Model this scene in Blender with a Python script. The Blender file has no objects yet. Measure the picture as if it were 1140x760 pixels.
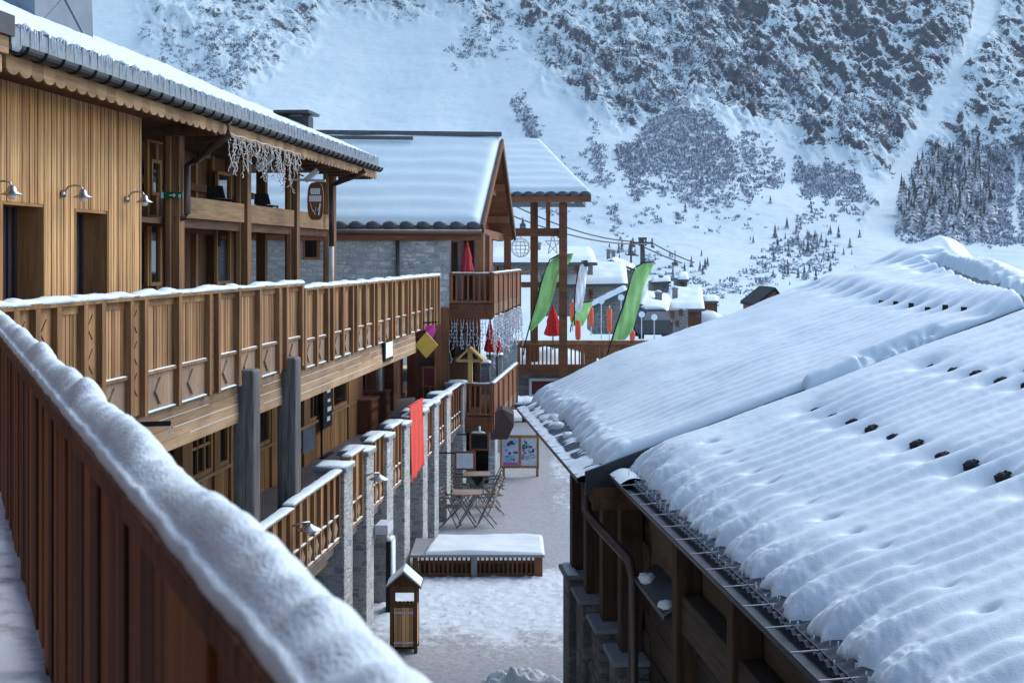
import bpy, math, random
import numpy as np
from mathutils import Vector, Matrix
random.seed(11)
R = random.Random(5)
S = bpy.context.scene
COL = S.collection
F, CX, HY = 1500.0, 570.0, 285.0      # photograph's focal length in its own pixels, principal column, horizon row
G = -6.1                              # street level; the camera stands at the origin

# ------------------------------------------------------------------ noise
def _grad(ix, iy, seed):
    h = (ix * 374761393 + iy * 668265263 + seed * 982451653) & 0xffffffff
    h = ((h ^ (h >> 13)) * 1274126177) & 0xffffffff
    h = (h ^ (h >> 16)) & 0xffff
    a = h / 65536.0 * 2 * math.pi
    return np.cos(a), np.sin(a)
def pn(x, y, seed=0):
    x = np.asarray(x, float); y = np.asarray(y, float)
    ix = np.floor(x).astype(np.int64); iy = np.floor(y).astype(np.int64)
    fx = x - ix; fy = y - iy
    u = fx**3 * (fx * (fx * 6 - 15) + 10); v = fy**3 * (fy * (fy * 6 - 15) + 10)
    def d(ox, oy):
        gx, gy = _grad(ix + ox, iy + oy, seed)
        return gx * (fx - ox) + gy * (fy - oy)
    a = d(0, 0); b = d(1, 0); c = d(0, 1); e = d(1, 1)
    return 1.5 * ((a + (b - a) * u) + ((c + (e - c) * u) - (a + (b - a) * u)) * v)
def fbm(x, y, oct=4, seed=0, gain=.5):
    r = 0; amp = 1
    for i in range(oct):
        r = r + amp * pn(x * 2**i, y * 2**i, seed + i * 17); amp *= gain
    return r
def ridged(x, y, oct=4, seed=0):
    r = 0; amp = 1
    for i in range(oct):
        r = r + amp * (1 - 2 * np.abs(pn(x * 2**i, y * 2**i, seed + i * 31))); amp *= .5
    return r
def sst(a, b, x):
    t = np.clip((x - a) / (b - a), 0, 1)
    return t * t * (3 - 2 * t)

# ------------------------------------------------------------------ frames and meshes
class Fr:
    """a building's own axes: a along, b across, z up"""
    def __init__(s, ox, oy, ax, ay):
        n = math.hypot(ax, ay)
        s.o = (ox, oy); s.a = (ax / n, ay / n)
        s.b = (-s.a[1], s.a[0]); s.sg = 1
    def flip(s):
        s.b = (-s.b[0], -s.b[1]); s.sg = -1; return s
    def w(s, a, b, z):
        return Vector((s.o[0] + a * s.a[0] + b * s.b[0], s.o[1] + a * s.a[1] + b * s.b[1], z))
    def sol(s, x, b):                       # a of the point seen in column x at offset b
        c = (x - CX) / F
        return (c * (s.o[1] + b * s.b[1]) - s.o[0] - b * s.b[0]) / (s.a[0] - c * s.a[1])
    def dep(s, a, b):
        return s.o[1] + a * s.a[1] + b * s.b[1]
    def zz(s, y, a, b):
        return (HY - y) / F * s.dep(a, b)
    def hit(s, x, y, z0, k):                # (a,b) on the plane z = z0 + k*b
        c = (x - CX) / F; e = (HY - y) / F
        A = np.array([[s.a[0] - c * s.a[1], s.b[0] - c * s.b[1]], [-e * s.a[1], k - e * s.b[1]]])
        r = np.array([c * s.o[1] - s.o[0], e * s.o[1] - z0])
        return np.linalg.solve(A, r)
W = Fr(0, 0, 1, 0)                          # world axes: a = X, b = depth
L = Fr(-4.83, 0, .0967, 1).flip()           # the street front on the left: b points into the street
N = Fr(0, 0, -.427, 1).flip()                # the balcony the camera stands on
RB = Fr(.21, 21.0, .0933, -1)               # the roof on the right: a comes towards the camera, b climbs the roof
B2 = Fr(-1.587, 34.0, 1, .12)               # stone chalet

class Thing:
    def __init__(s, name, label=None, cat=None, fr=W, base=(0, 0, 0), group=None, kind=None):
        s.name, s.fr, s.base, s.ob = name, fr, base, None
        s.props = dict(label=label, category=cat, group=group, kind=kind)
        a = fr.a; b = fr.b; o = fr.w(*base); g = fr.sg
        s.M = Matrix(((a[0], b[0] * g, 0, o[0]), (a[1], b[1] * g, 0, o[1]), (0, 0, 1, o[2]), (0, 0, 0, 1)))
    def tag(s, ob):
        for k, v in s.props.items():
            if v: ob[k] = v
        ob.matrix_world = s.M
        s.ob = ob
        return ob
    def root(s):
        if s.ob is None:
            e = bpy.data.objects.new(s.name, None); e.empty_display_size = .2
            COL.objects.link(e); s.tag(e)
        return s.ob
def mesh_ob(name, V, Fc, mats, mi=None, smooth=False, recalc=True):
    me = bpy.data.meshes.new(name)
    me.from_pydata(V, [], Fc)
    if not isinstance(mats, (list, tuple)): mats = [mats]
    for m in mats: me.materials.append(m)
    if mi is not None and len(mats) > 1: me.polygons.foreach_set('material_index', mi)
    if recalc:
        import bmesh
        bm = bmesh.new(); bm.from_mesh(me); bmesh.ops.recalc_face_normals(bm, faces=bm.faces); bm.to_mesh(me); bm.free()
    if smooth:
        me.polygons.foreach_set('use_smooth', [True] * len(me.polygons))
    me.update()
    ob = bpy.data.objects.new(name, me); COL.objects.link(ob)
    return ob
class MB:
    def __init__(s, th):
        s.th = th; s.V = []; s.F = []; s.I = []; s.m = 0
        s.sm = False
    def P(s, p):
        bx = s.th.base; g = s.th.fr.sg
        s.V.append((p[0] - bx[0], g * (p[1] - bx[1]), p[2] - bx[2])); return len(s.V) - 1
    def f(s, *ix):
        s.F.append(tuple(ix)); s.I.append(s.m)
    def hexa(s, p):                         # bottom 4 then top 4
        i = [s.P(q) for q in p]
        for q in ((0, 3, 2, 1), (4, 5, 6, 7), (0, 1, 5, 4), (1, 2, 6, 5), (2, 3, 7, 6), (3, 0, 4, 7)):
            s.f(*[i[k] for k in q])
        return s
    def box(s, a0, a1, b0, b1, z0, z1):
        return s.hexa([(a0, b0, z0), (a1, b0, z0), (a1, b1, z0), (a0, b1, z0), (a0, b0, z1), (a1, b0, z1), (a1, b1, z1), (a0, b1, z1)])
    def prism(s, poly, off):                # closed polygon (3D points) pushed by off
        n = len(poly)
        i = [s.P(p) for p in poly]; j = [s.P((p[0] + off[0], p[1] + off[1], p[2] + off[2])) for p in poly]
        s.f(*i); s.f(*reversed(j))
        for k in range(n): s.f(i[k], j[k], j[(k + 1) % n], i[(k + 1) % n])
        return s
    def bar(s, p, q, w, h=None, up=(0, 0, 1)):      # rectangular bar from p to q
        h = h or w
        p = Vector(p); q = Vector(q); d = (q - p).normalized(); u = Vector(up)
        if abs(d.dot(u)) > .98: u = Vector((1, 0, 0))
        x = d.cross(u).normalized() * w / 2; y = x.cross(d).normalized() * h / 2
        return s.hexa([p - x - y, p + x - y, q + x - y, q - x - y, p - x + y, p + x + y, q + x + y, q - x + y])
    def tube(s, pts, r, n=8, cap=True):
        pts = [Vector(p) for p in pts]; rings = []
        rr = r if isinstance(r, (list, tuple)) else [r] * len(pts)
        for k, p in enumerate(pts):
            d = (pts[min(k + 1, len(pts) - 1)] - pts[max(k - 1, 0)]).normalized()
            u = Vector((0, 0, 1)) if abs(d.z) < .95 else Vector((1, 0, 0))
            x = d.cross(u).normalized(); y = x.cross(d).normalized()
            rings.append([s.P(p + (x * math.cos(t) + y * math.sin(t)) * rr[k]) for t in [2 * math.pi * i / n for i in range(n)]])
        for A, Bq in zip(rings, rings[1:]):
            for i in range(n): s.f(A[i], A[(i + 1) % n], Bq[(i + 1) % n], Bq[i])
        if cap: s.f(*reversed(rings[0])); s.f(*rings[-1])
        return s
    def lathe(s, c, prof, n=14, fold=0.0, nf=8):    # prof: (radius, z) from c
        rings = []
        for r, z in prof:
            rings.append([s.P((c[0] + r * (1 + fold * math.cos(nf * t)) * math.cos(t), c[1] + r * (1 + fold * math.cos(nf * t)) * math.sin(t), c[2] + z)) for t in [2 * math.pi * i / n for i in range(n)]])
        for A, Bq in zip(rings, rings[1:]):
            for i in range(n): s.f(A[i], A[(i + 1) % n], Bq[(i + 1) % n], Bq[i])
        s.f(*reversed(rings[0])); s.f(*rings[-1])
        return s
    def sheet(s, P):                        # closed-looking sheet from an (m,n,3) array of frame points
        m, n = P.shape[:2]; o = len(s.V)
        for p in P.reshape(-1, 3): s.P(p)
        for j in range(m - 1):
            for i in range(n - 1):
                s.f(o + j * n + i, o + j * n + i + 1, o + (j + 1) * n + i + 1, o + (j + 1) * n + i)
        return s
    def ball(s, c, r, sq=(1, 1, 1), jit=0.0, n=8, m=5, seed=0):
        rg = random.Random(seed); prof = []
        rings = []
        for j in range(m + 1):
            ph = math.pi * j / m - math.pi / 2
            rings.append([s.P((c[0] + sq[0] * r * math.cos(ph) * math.cos(t) * (1 + rg.uniform(-jit, jit)), c[1] + sq[1] * r * math.cos(ph) * math.sin(t) * (1 + rg.uniform(-jit, jit)), c[2] + sq[2] * r * math.sin(ph) * (1 + rg.uniform(-jit, jit)))) for t in [2 * math.pi * i / n for i in range(n)]])
        for A, Bq in zip(rings, rings[1:]):
            for i in range(n): s.f(A[i], A[(i + 1) % n], Bq[(i + 1) % n], Bq[i])
        return s
    def snow(s, p, q, w, h, seed=0, step=.06, lump=.45, freq=2.2, k=7, over=.01):
        """a lumpy cap of snow lying along the line p-q (tops of a rail)"""
        p = Vector(p); q = Vector(q); d = q - p; ln = d.length; d = d / ln
        x = Vector((d.y, -d.x, 0)).normalized(); n = max(3, int(ln / step)); rings = []
        u = np.linspace(0, ln, n + 1)
        hh = h * (1 + lump * fbm(u * freq, u * 0 + seed * 3.7, 3, seed)); ww = w * (1 + .18 * lump * fbm(u * freq * 1.3, u * 0 + 9 + seed, 3, seed + 5))
        sh = w * .12 * lump * 2 * pn(u * freq, u * 0 + 31, seed + 9)
        ed = np.minimum(1, np.sqrt(np.clip(np.minimum(u, ln - u) / max(h, .02), 0, 1)) + .35)
        for i in range(n + 1):
            c = p + d * u[i]; rg = []
            for j in range(k):
                t = math.pi * j / (k - 1)
                nz = 1 + .10 * lump * float(pn(u[i] * 9, j * 1.7, seed + 3))
                rg.append(s.P(c + x * (math.copysign(abs(math.cos(t))**.7, math.cos(t)) * ww[i] / 2 * (1 if 0 < j < k - 1 else .99) + sh[i] * math.sin(t)) + Vector((0, 0, -over + (hh[i] * ed[i] + over) * (math.sin(t)**.75 if 0 < j < k - 1 else 0) * nz))))
            rings.append(rg)
        for A, Bq in zip(rings, rings[1:]):
            for j in range(k): s.f(A[j], A[(j + 1) % k], Bq[(j + 1) % k], Bq[j])
        s.f(*reversed(rings[0])); s.f(*rings[-1]); s.sm = True
        return s
    def build(s, name, mats, parent=None, smooth=None, bevel=0, label=None):
        ob = mesh_ob(name, s.V, s.F, mats, s.I, s.sm if smooth is None else smooth)
        ob.parent = parent or s.th.root()
        if label: ob['label'] = label
        if bevel:
            m = ob.modifiers.new('bevel', 'BEVEL'); m.width = bevel; m.segments = 2; m.limit_method = 'ANGLE'
        return ob
    def solo(s, mats, smooth=None, bevel=0):
        ob = mesh_ob(s.th.name, s.V, s.F, mats, s.I, s.sm if smooth is None else smooth)
        s.th.tag(ob)
        if bevel:
            m = ob.modifiers.new('bevel', 'BEVEL'); m.width = bevel; m.segments = 2; m.limit_method = 'ANGLE'
        return ob
KIDS = {}
def copy_tree(o, M=None, label=None):
    def rec(o, par):
        c = o.copy(); COL.objects.link(c)
        if par is not None: c.parent = par
        for ch in [x for x in COL.objects if x.parent == o]: rec(ch, c)
        return c
    kids = list(COL.objects)
    c = rec(o, None)
    if M is not None: c.matrix_world = M
    if label: c['label'] = label
    return c

# ------------------------------------------------------------------ materials
def nd(t, ty, **kw):
    n = t.nodes.new(ty)
    for k, v in kw.items(): setattr(n, k, v)
    return n
def base_mat(name, rough=.7, spec=.3, metal=0):
    m = bpy.data.materials.new(name); m.use_nodes = True
    t = m.node_tree; b = t.nodes['Principled BSDF']
    b.inputs['Roughness'].default_value = rough; b.inputs['Specular IOR Level'].default_value = spec; b.inputs['Metallic'].default_value = metal
    return m, t, b
def mapped(t, scale, src='Object'):
    c = nd(t, 'ShaderNodeTexCoord'); mp = nd(t, 'ShaderNodeMapping'); mp.inputs['Scale'].default_value = scale
    t.links.new(c.outputs[src], mp.inputs['Vector']); return mp.outputs['Vector']
def noise_n(t, vec, scale=1, detail=4, rough=.55):
    n = nd(t, 'ShaderNodeTexNoise'); n.inputs['Scale'].default_value = scale; n.inputs['Detail'].default_value = detail; n.inputs['Roughness'].default_value = rough
    t.links.new(vec, n.inputs['Vector']); return n.outputs['Fac']
def ramp(t, fac, *st):
    r = nd(t, 'ShaderNodeValToRGB'); e = r.color_ramp.elements
    while len(e) < len(st): e.new(.5)
    for el, (p, c) in zip(e, st):
        el.position = p; el.color = (*c, 1) if len(c) == 3 else c
    t.links.new(fac, r.inputs['Fac']); return r.outputs['Color']
def mixc(t, fac, a, b, mode='MIX'):
    m = nd(t, 'ShaderNodeMix'); m.data_type = 'RGBA'; m.blend_type = mode
    for s, v in ((m.inputs['Factor'], fac), (m.inputs['A'], a), (m.inputs['B'], b)):
        if isinstance(v, (int, float)): s.default_value = v
        elif isinstance(v, tuple): s.default_value = (*v, 1)
        else: t.links.new(v, s)
    return m.outputs['Result']
def mth(t, op, a, b=None, c=None, clamp=False):
    m = nd(t, 'ShaderNodeMath', operation=op); m.use_clamp = clamp
    for i, v in enumerate((a, b, c)):
        if v is None: continue
        if isinstance(v, (int, float)): m.inputs[i].default_value = v
        else: t.links.new(v, m.inputs[i])
    return m.outputs[0]
def bump(t, b, h, strength=.4, dist=.01):
    n = nd(t, 'ShaderNodeBump'); n.inputs['Strength'].default_value = strength; n.inputs['Distance'].default_value = dist
    t.links.new(h, n.inputs['Height']); t.links.new(n.outputs['Normal'], b.inputs['Normal'])
def plain(name, c, rough=.6, spec=.3, metal=0, var=.18, vs=6):
    m, t, b = base_mat(name, rough, spec, metal)
    v = noise_n(t, mapped(t, (vs, vs, vs)), 1, 5)
    col = ramp(t, v, (.25, tuple(x * (1 - var) for x in c)), (.75, tuple(min(1, x * (1 + var)) for x in c)))
    t.links.new(col, b.inputs['Base Color']); return m
def wood(name, dark, light, axis='z', plank=None, rough=.75, dirt=.35, island=.35):
    """grained timber; grain runs along the given local axis, each board a little different"""
    m, t, b = base_mat(name, rough, .2)
    ax = 'xyz'.index(axis); sc = [14, 14, 14]; sc[ax] = .9
    g = noise_n(t, mapped(t, sc), 1.6, 6, .65)
    sc2 = [55, 55, 55]; sc2[ax] = 2.2
    g2 = noise_n(t, mapped(t, sc2), 1, 3)
    geo = nd(t, 'ShaderNodeNewGeometry')
    f = mth(t, 'ADD', mth(t, 'MULTIPLY', g, .75), mth(t, 'MULTIPLY', g2, .3))
    f = mth(t, 'ADD', f, mth(t, 'MULTIPLY', mth(t, 'SUBTRACT', geo.outputs['Random Per Island'], .5), island))
    col = ramp(t, f, (.28, dark), (.72, light))
    big = noise_n(t, mapped(t, (1.1, 1.1, .8)), 1, 4)
    col = mixc(t, mth(t, 'MULTIPLY', ramp(t, big, (.42, (0, 0, 0)), (.7, (1, 1, 1))), dirt), col, tuple(x * .45 + .01 for x in dark))
    st = [4.5, 4.5, 4.5]; st[ax] = .35
    stn = noise_n(t, mapped(t, st), 1, 5, .6)
    col = mixc(t, .75, col, ramp(t, stn, (.32, (.48, .47, .47)), (.58, (1, 1, 1))), 'MULTIPLY')
    # knots
    vs = [3.5, 3.5, 3.5]; vs[ax] = 1.6
    vo = nd(t, 'ShaderNodeTexVoronoi'); t.links.new(mapped(t, vs), vo.inputs['Vector'])
    vo.inputs['Scale'].default_value = 1.4
    kn = ramp(t, vo.outputs['Distance'], (.03, (1, 1, 1)), (.075, (0, 0, 0)))
    col = mixc(t, mth(t, 'MULTIPLY', kn, .6), col, tuple(x * .35 for x in dark))
    t.links.new(col, b.inputs['Base Color'])
    bump(t, b, f, .35, .006); return m
def stone(name, cols, mortar, sx=3.2, sz=6.5, mw=.05, bumpd=.03):
    """rubble masonry in rough courses; sx, sz: stones per metre along and up"""
    m, t, b = base_mat(name, .85, .2)
    co = nd(t, 'ShaderNodeTexCoord').outputs['Object']
    sp = nd(t, 'ShaderNodeSeparateXYZ'); t.links.new(co, sp.inputs[0])
    u = mth(t, 'ADD', sp.outputs[0], mth(t, 'MULTIPLY', sp.outputs[1], 1.0))
    cb = nd(t, 'ShaderNodeCombineXYZ'); t.links.new(u, cb.inputs[0]); t.links.new(sp.outputs[2], cb.inputs[1])
    nz = nd(t, 'ShaderNodeTexNoise'); nz.inputs['Scale'].default_value = sx * .9; nz.inputs['Detail'].default_value = 3; t.links.new(co, nz.inputs['Vector'])
    sb = nd(t, 'ShaderNodeVectorMath', operation='SUBTRACT'); sb.inputs[1].default_value = (.5, .5, .5); t.links.new(nz.outputs['Color'], sb.inputs[0])
    vm = nd(t, 'ShaderNodeVectorMath', operation='MULTIPLY_ADD'); vm.inputs[1].default_value = (1.05 / sx, 1.25 / sz, 0); t.links.new(sb.outputs[0], vm.inputs[0]); t.links.new(cb.outputs[0], vm.inputs[2])
    outs = []
    for k, (f, of) in enumerate(((1, .5), (1.7, .37))):
        br = nd(t, 'ShaderNodeTexBrick'); t.links.new(vm.outputs[0], br.inputs['Vector']); br.offset = of; br.squash = .7; br.squash_frequency = 3; br.offset_frequency = 2
        br.inputs['Color1'].default_value = (0, 0, 0, 1); br.inputs['Color2'].default_value = (1, 1, 1, 1); br.inputs['Mortar'].default_value = (.5, .5, .5, 1)
        br.inputs['Scale'].default_value = 1; br.inputs['Brick Width'].default_value = 1 / sx / f; br.inputs['Row Height'].default_value = 1 / sz / f * (1 if k == 0 else 1.0); br.inputs['Mortar Size'].default_value = .018 * 3.5 / sx; br.inputs['Mortar Smooth'].default_value = .5
        outs.append((br.outputs['Color'], br.outputs['Fac']))
    sel = ramp(t, noise_n(t, co, sx * .35, 2), (.48, (0, 0, 0)), (.52, (1, 1, 1)))
    rnd = mixc(t, sel, outs[0][0], outs[1][0]); mf = mixc(t, sel, outs[0][1], outs[1][1])
    big = noise_n(t, co, sx * .8, 2)
    col = ramp(t, mth(t, 'ADD', mth(t, 'MULTIPLY', rnd, .7), mth(t, 'MULTIPLY', big, .3)), *[(.08 + .8 * i / (len(cols) - 1), c) for i, c in enumerate(cols)])
    fine = noise_n(t, co, 24, 5, .65)
    col = mixc(t, .6, col, ramp(t, fine, (.28, (.22, .22, .22)), (.72, (1, 1, 1))), 'MULTIPLY')
    col = mixc(t, mf, col, mortar)
    t.links.new(col, b.inputs['Base Color'])
    h = mth(t, 'SUBTRACT', mth(t, 'ADD', mth(t, 'MULTIPLY', fine, .5), mth(t, 'MULTIPLY', rnd, .4)), mth(t, 'MULTIPLY', mf, 1.0))
    bump(t, b, h, .8, bumpd); return m
def snow_mat(name, c=(.62, .715, .745), s=1.0, d=.012, dirt=None):
    m, t, b = base_mat(name, .55, .25)
    n1 = noise_n(t, mapped(t, (9 * s, 9 * s, 9 * s)), 1, 6, .6)
    n2 = noise_n(t, mapped(t, (90 * s, 90 * s, 90 * s)), 1, 3)
    col = ramp(t, n1, (.3, tuple(x * .94 for x in c)), (.7, c))
    if dirt:
        n3 = noise_n(t, mapped(t, (2.5 * s, 2.5 * s, 2.5 * s)), 1, 7, .7)
        col = mixc(t, ramp(t, n3, (.50, (0, 0, 0)), (.68, (1, 1, 1))), col, dirt)
    t.links.new(col, b.inputs['Base Color'])
    bump(t, b, mth(t, 'ADD', n1, mth(t, 'MULTIPLY', n2, .7)), .6, d); return m
M_slat = wood('slat_timber', (.36, .175, .07), (.74, .45, .21), 'z', island=.34, dirt=.15)
M_balc = wood('balcony_timber', (.17, .08, .031), (.46, .25, .108), 'z', island=.5)
M_balh = wood('balcony_beam_timber', (.20, .116, .056), (.43, .28, .15), 'x', island=.35)
M_mid = wood('porch_timber', (.13, .066, .03), (.36, .20, .095), 'z', island=.3)
M_pale = wood('pale_carved_timber', (.20, .125, .075), (.40, .275, .175), 'z', island=.3)
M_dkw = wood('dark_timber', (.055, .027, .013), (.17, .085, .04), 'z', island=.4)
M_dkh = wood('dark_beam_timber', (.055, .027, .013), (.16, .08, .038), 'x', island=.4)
M_near = wood('stained_timber', (.06, .019, .007), (.27, .10, .034), 'z', island=.5, rough=.85, dirt=.4)
M_red = wood('red_brown_timber', (.12, .045, .020), (.31, .13, .06), 'z', island=.4)
M_redh = wood('red_brown_beam_timber', (.11, .042, .02), (.28, .115, .055), 'x', island=.4)
M_honey = wood('honey_timber', (.20, .095, .032), (.44, .24, .09), 'z', island=.4)
M_grey = wood('weathered_log', (.035, .034, .036), (.27, .25, .23), 'z', island=.1)
M_yel = wood('yellow_timber', (.42, .27, .08), (.66, .47, .18), 'z', island=.2, dirt=.1)
M_yelp = plain('yellow_board', (.62, .42, .075), .6, var=.1)
M_stone = stone('grey_blue_stone', [(.24, .29, .34), (.56, .60, .62), (.32, .35, .38), (.72, .72, .69), (.42, .47, .52)], (.36, .38, .40), 2.6, 6.0, .06)
M_pier = stone('pier_stone', [(.20, .22, .24), (.52, .53, .53), (.30, .30, .30), (.68, .66, .60)], (.44, .44, .42), 4.2, 8.5, .07)
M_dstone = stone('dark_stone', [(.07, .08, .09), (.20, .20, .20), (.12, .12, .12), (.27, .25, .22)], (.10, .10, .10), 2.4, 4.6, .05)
M_cap = plain('stone_cap', (.20, .21, .22), .8)
M_snow = snow_mat('snow')
M_rsnow = snow_mat('roof_snow', (.60, .70, .735), .8, .006)
M_thin = snow_mat('thin_frosty_snow', (.44, .55, .595), .8, .006)
M_nsnow = snow_mat('crusted_snow', (.62, .71, .745), 2.2, .012)
M_gsn = snow_mat('dirty_snow', (.66, .69, .74), .6, .03, (.30, .30, .31))
M_dark = plain('dark_metal', (.035, .037, .042), .45, .5, .6)
M_tile = plain('slate_tile', (.055, .06, .07), .5, .4, 0, .4, 14)
M_pipe = plain('brown_pipe', (.06, .04, .035), .4, .5, .3)
M_galv = plain('galvanised_metal', (.42, .44, .47), .32, .5, .85)
M_gtile = plain('grey_roof_metal', (.17, .20, .23), .4, .5, .4, .25, 9)
M_blk = plain('black_paint', (.012, .012, .014), .7, .15)
M_wht = plain('white_paint', (.78, .80, .82), .5, var=.06)
M_ltgr = plain('light_grey', (.45, .48, .52), .5)
M_redc = plain('red_canvas', (.50, .022, .025), .8, .1, 0, .3, 9)
M_pink = plain('pinkish_red_canvas', (.46, .05, .07), .8, .1, 0, .3, 9)
M_ban = plain('red_banner_cloth', (.62, .07, .05), .7, .1, 0, .12, 4)
M_grn = plain('green_flag_cloth', (.36, .66, .24), .7, .1, 0, .12, 3)
M_org = plain('orange_padding', (.62, .10, .045), .7)
M_mag = plain('magenta_cloth', (.60, .06, .36), .7)
M_mar = plain('maroon_paint', (.10, .012, .018), .6)
M_plas = plain('pink_plaster', (.42, .32, .35), .9, .1)
M_sgrn = plain('exit_sign_green', (.015, .12, .07), .4)
M_ice, _t, _b = base_mat('ice', .08, .5); _b.inputs['Base Color'].default_value = (.75, .82, .88, 1); _b.inputs['Transmission Weight'].default_value = .6; _b.inputs['IOR'].default_value = 1.31
M_gls, _t, _b = base_mat('window_glass', .04, .9); _b.inputs['Base Color'].default_value = (.012, .016, .02, 1); _b.inputs['IOR'].default_value = 1.9
M_gldk, _t, _b = base_mat('dark_shop_glass', .08, .5); _b.inputs['Base Color'].default_value = (.008, .008, .009, 1)
M_curt = plain('dark_curtain', (.035, .025, .035), .8)
M_flr = plain('gallery_floor', (.10, .10, .115), .6, .3, 0, .3, 2)
M_snowd = snow_mat('deck_snow', (.62, .66, .72), 1.6, .01, (.24, .24, .25))
# ------------------------------------------------------------------ sky, sun, camera
wd = bpy.data.worlds.new('World'); S.world = wd; wd.use_nodes = True
SUN_EL, SUN_AZ = math.radians(42), math.radians(50)      # azimuth clockwise from the view direction
t = wd.node_tree
sk = nd(t, 'ShaderNodeTexSky', sky_type='NISHITA'); sk.sun_disc = False; sk.sun_elevation = SUN_EL; sk.sun_rotation = SUN_AZ
sk.altitude = 1800; sk.air_density = 1.0; sk.dust_density = 1.5; sk.ozone_density = .1
t.links.new(sk.outputs[0], t.nodes['Background'].inputs['Color']); t.nodes['Background'].inputs['Strength'].default_value = .15
sl = bpy.data.lights.new('sun', 'SUN'); sl.energy = 1.6; sl.angle = math.radians(50); sl.color = (1, .97, .93)
so = bpy.data.objects.new('sun', sl); COL.objects.link(so)
sd = Vector((math.sin(SUN_AZ) * math.cos(SUN_EL), math.cos(SUN_AZ) * math.cos(SUN_EL), math.sin(SUN_EL)))
so.rotation_euler = sd.to_track_quat('Z', 'Y').to_euler(); so.location = (20, -20, 40)
cam = bpy.data.cameras.new('camera'); co = bpy.data.objects.new('camera', cam); COL.objects.link(co); S.camera = co
co.rotation_euler = (math.pi / 2, 0, 0); cam.sensor_width = 36; cam.lens = 36 * F / 1140
cam.shift_y = -(380 - HY) / 1140; cam.clip_start = .05; cam.clip_end = 4000
cam.dof.use_dof = True; cam.dof.focus_distance = 22; cam.dof.aperture_fstop = 9
vs_ = S.view_settings; vs_.view_transform = 'Standard'; vs_.look = 'None'; vs_.gamma = 1; vs_.exposure = 1.22
S.cycles.max_bounces = 6; S.cycles.diffuse_bounces = 4; S.cycles.use_denoising = True; S.cycles.volume_bounces = 0

def setk(ob, kind='structure'):
    ob['kind'] = kind; return ob
def np_mesh(name, V, Q, mat, smooth=True, attrs=None):
    """mesh from numpy arrays (quads or triangles)"""
    me = bpy.data.meshes.new(name); n = len(V); k = Q.shape[1]
    me.vertices.add(n); me.vertices.foreach_set('co', np.ascontiguousarray(V, dtype=np.float32).ravel())
    me.loops.add(Q.size); me.loops.foreach_set('vertex_index', np.ascontiguousarray(Q, dtype=np.int32).ravel())
    me.polygons.add(len(Q)); me.polygons.foreach_set('loop_start', np.arange(0, Q.size, k, dtype=np.int32))
    me.polygons.foreach_set('loop_total', np.full(len(Q), k, dtype=np.int32))
    if smooth: me.polygons.foreach_set('use_smooth', np.ones(len(Q), dtype=bool))
    for a, v in (attrs or {}).items():
        at = me.attributes.new(a, 'FLOAT', 'POINT'); at.data.foreach_set('value', np.ascontiguousarray(v, dtype=np.float32).ravel())
    for m in (mat if isinstance(mat, (list, tuple)) else [mat]): me.materials.append(m)
    me.update(calc_edges=True); me.validate()
    ob = bpy.data.objects.new(name, me); COL.objects.link(ob); return ob
def quads(ny, nx):
    i = np.arange((ny - 1) * (nx - 1)); j = i // (nx - 1); i = i % (nx - 1); o = j * nx + i
    return np.stack([o, o + 1, o + nx + 1, o + nx], 1)

# ------------------------------------------------------------------ mountain and valley floor
PR = np.array([(44, -4.25), (52, -4.15), (66, -4.1), (82, -5.2), (105, -7.0), (150, -8.6), (300, -8.6), (400, -6.5), (450, -4.0), (500, 0), (560, 10), (650, 37), (770, 95), (880, 167), (1000, 262), (1150, 410), (1300, 540)], float)
def poly_sd(x, y, poly):
    """signed distance in the polygon's own units, inside positive"""
    d = np.full(x.shape, 1e9); ins = np.zeros(x.shape, bool); n = len(poly)
    for k in range(n):
        x0, y0 = poly[k]; x1, y1 = poly[(k + 1) % n]
        ex, ey = x1 - x0, y1 - y0; tt = np.clip(((x - x0) * ex + (y - y0) * ey) / (ex * ex + ey * ey + 1e-9), 0, 1)
        d = np.minimum(d, np.hypot(x - x0 - tt * ex, y - y0 - tt * ey))
        c = ((y0 > y) != (y1 > y)) & (x < (x1 - x0) * (y - y0) / (y1 - y0 + 1e-12) + x0)
        ins ^= c
    return np.where(ins, d, -d)
def base_z(X, Y):
    z = np.interp(Y, PR[:, 0], PR[:, 1])
    z = np.where(Y > 60, (np.interp(Y - 9, PR[:, 0], PR[:, 1]) + z + np.interp(Y + 9, PR[:, 0], PR[:, 1])) / 3, z)
    far = sst(430, 700, Y)
    z = z + far * (14 * pn(X / 170, Y / 400, 3) + 5 * pn(X / 60, Y / 130, 4)) + sst(90, 200, Y) * 1.2 * pn(X / 45, Y / 45, 8)
    return z
def img(X, Y, z):
    return CX + F * X / Y, HY - F * z / Y
ROCKS = [  # outlines of the cliff bands as laid out on the mountainside (bearing, height) and how much rock shows
    ([(775, -60), (770, 40), (765, 100), (800, 125), (850, 142), (900, 172), (960, 192), (985, 197), (1010, 160), (1040, 110), (1070, 62), (1092, -5), (1100, -60)], .80),
    ([(590, -60), (575, 20), (590, 60), (605, 95), (640, 105), (680, 140), (745, 132), (790, 120), (790, -60)], .68),
    ([(500, -60), (515, 70), (560, 35), (600, -60)], .55),
    ([(330, -60), (360, 15), (430, 22), (520, 10), (520, -60)], .52),
    ([(150, -60), (165, 45), (230, 62), (262, 105), (330, 55), (360, 25), (400, -60)], .50),
    ([(1118, -60), (1105, 45), (1080, 80), (1045, 150), (1015, 205), (1005, 255), (1050, 262), (1090, 215), (1145, 190), (1260, 190), (1260, -60)], .72),
    ([(-60, -60), (-40, 60), (60, 40), (100, -60)], .4),
    ([(975, 225), (955, 250), (1000, 255), (1010, 215)], .3)]
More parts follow.
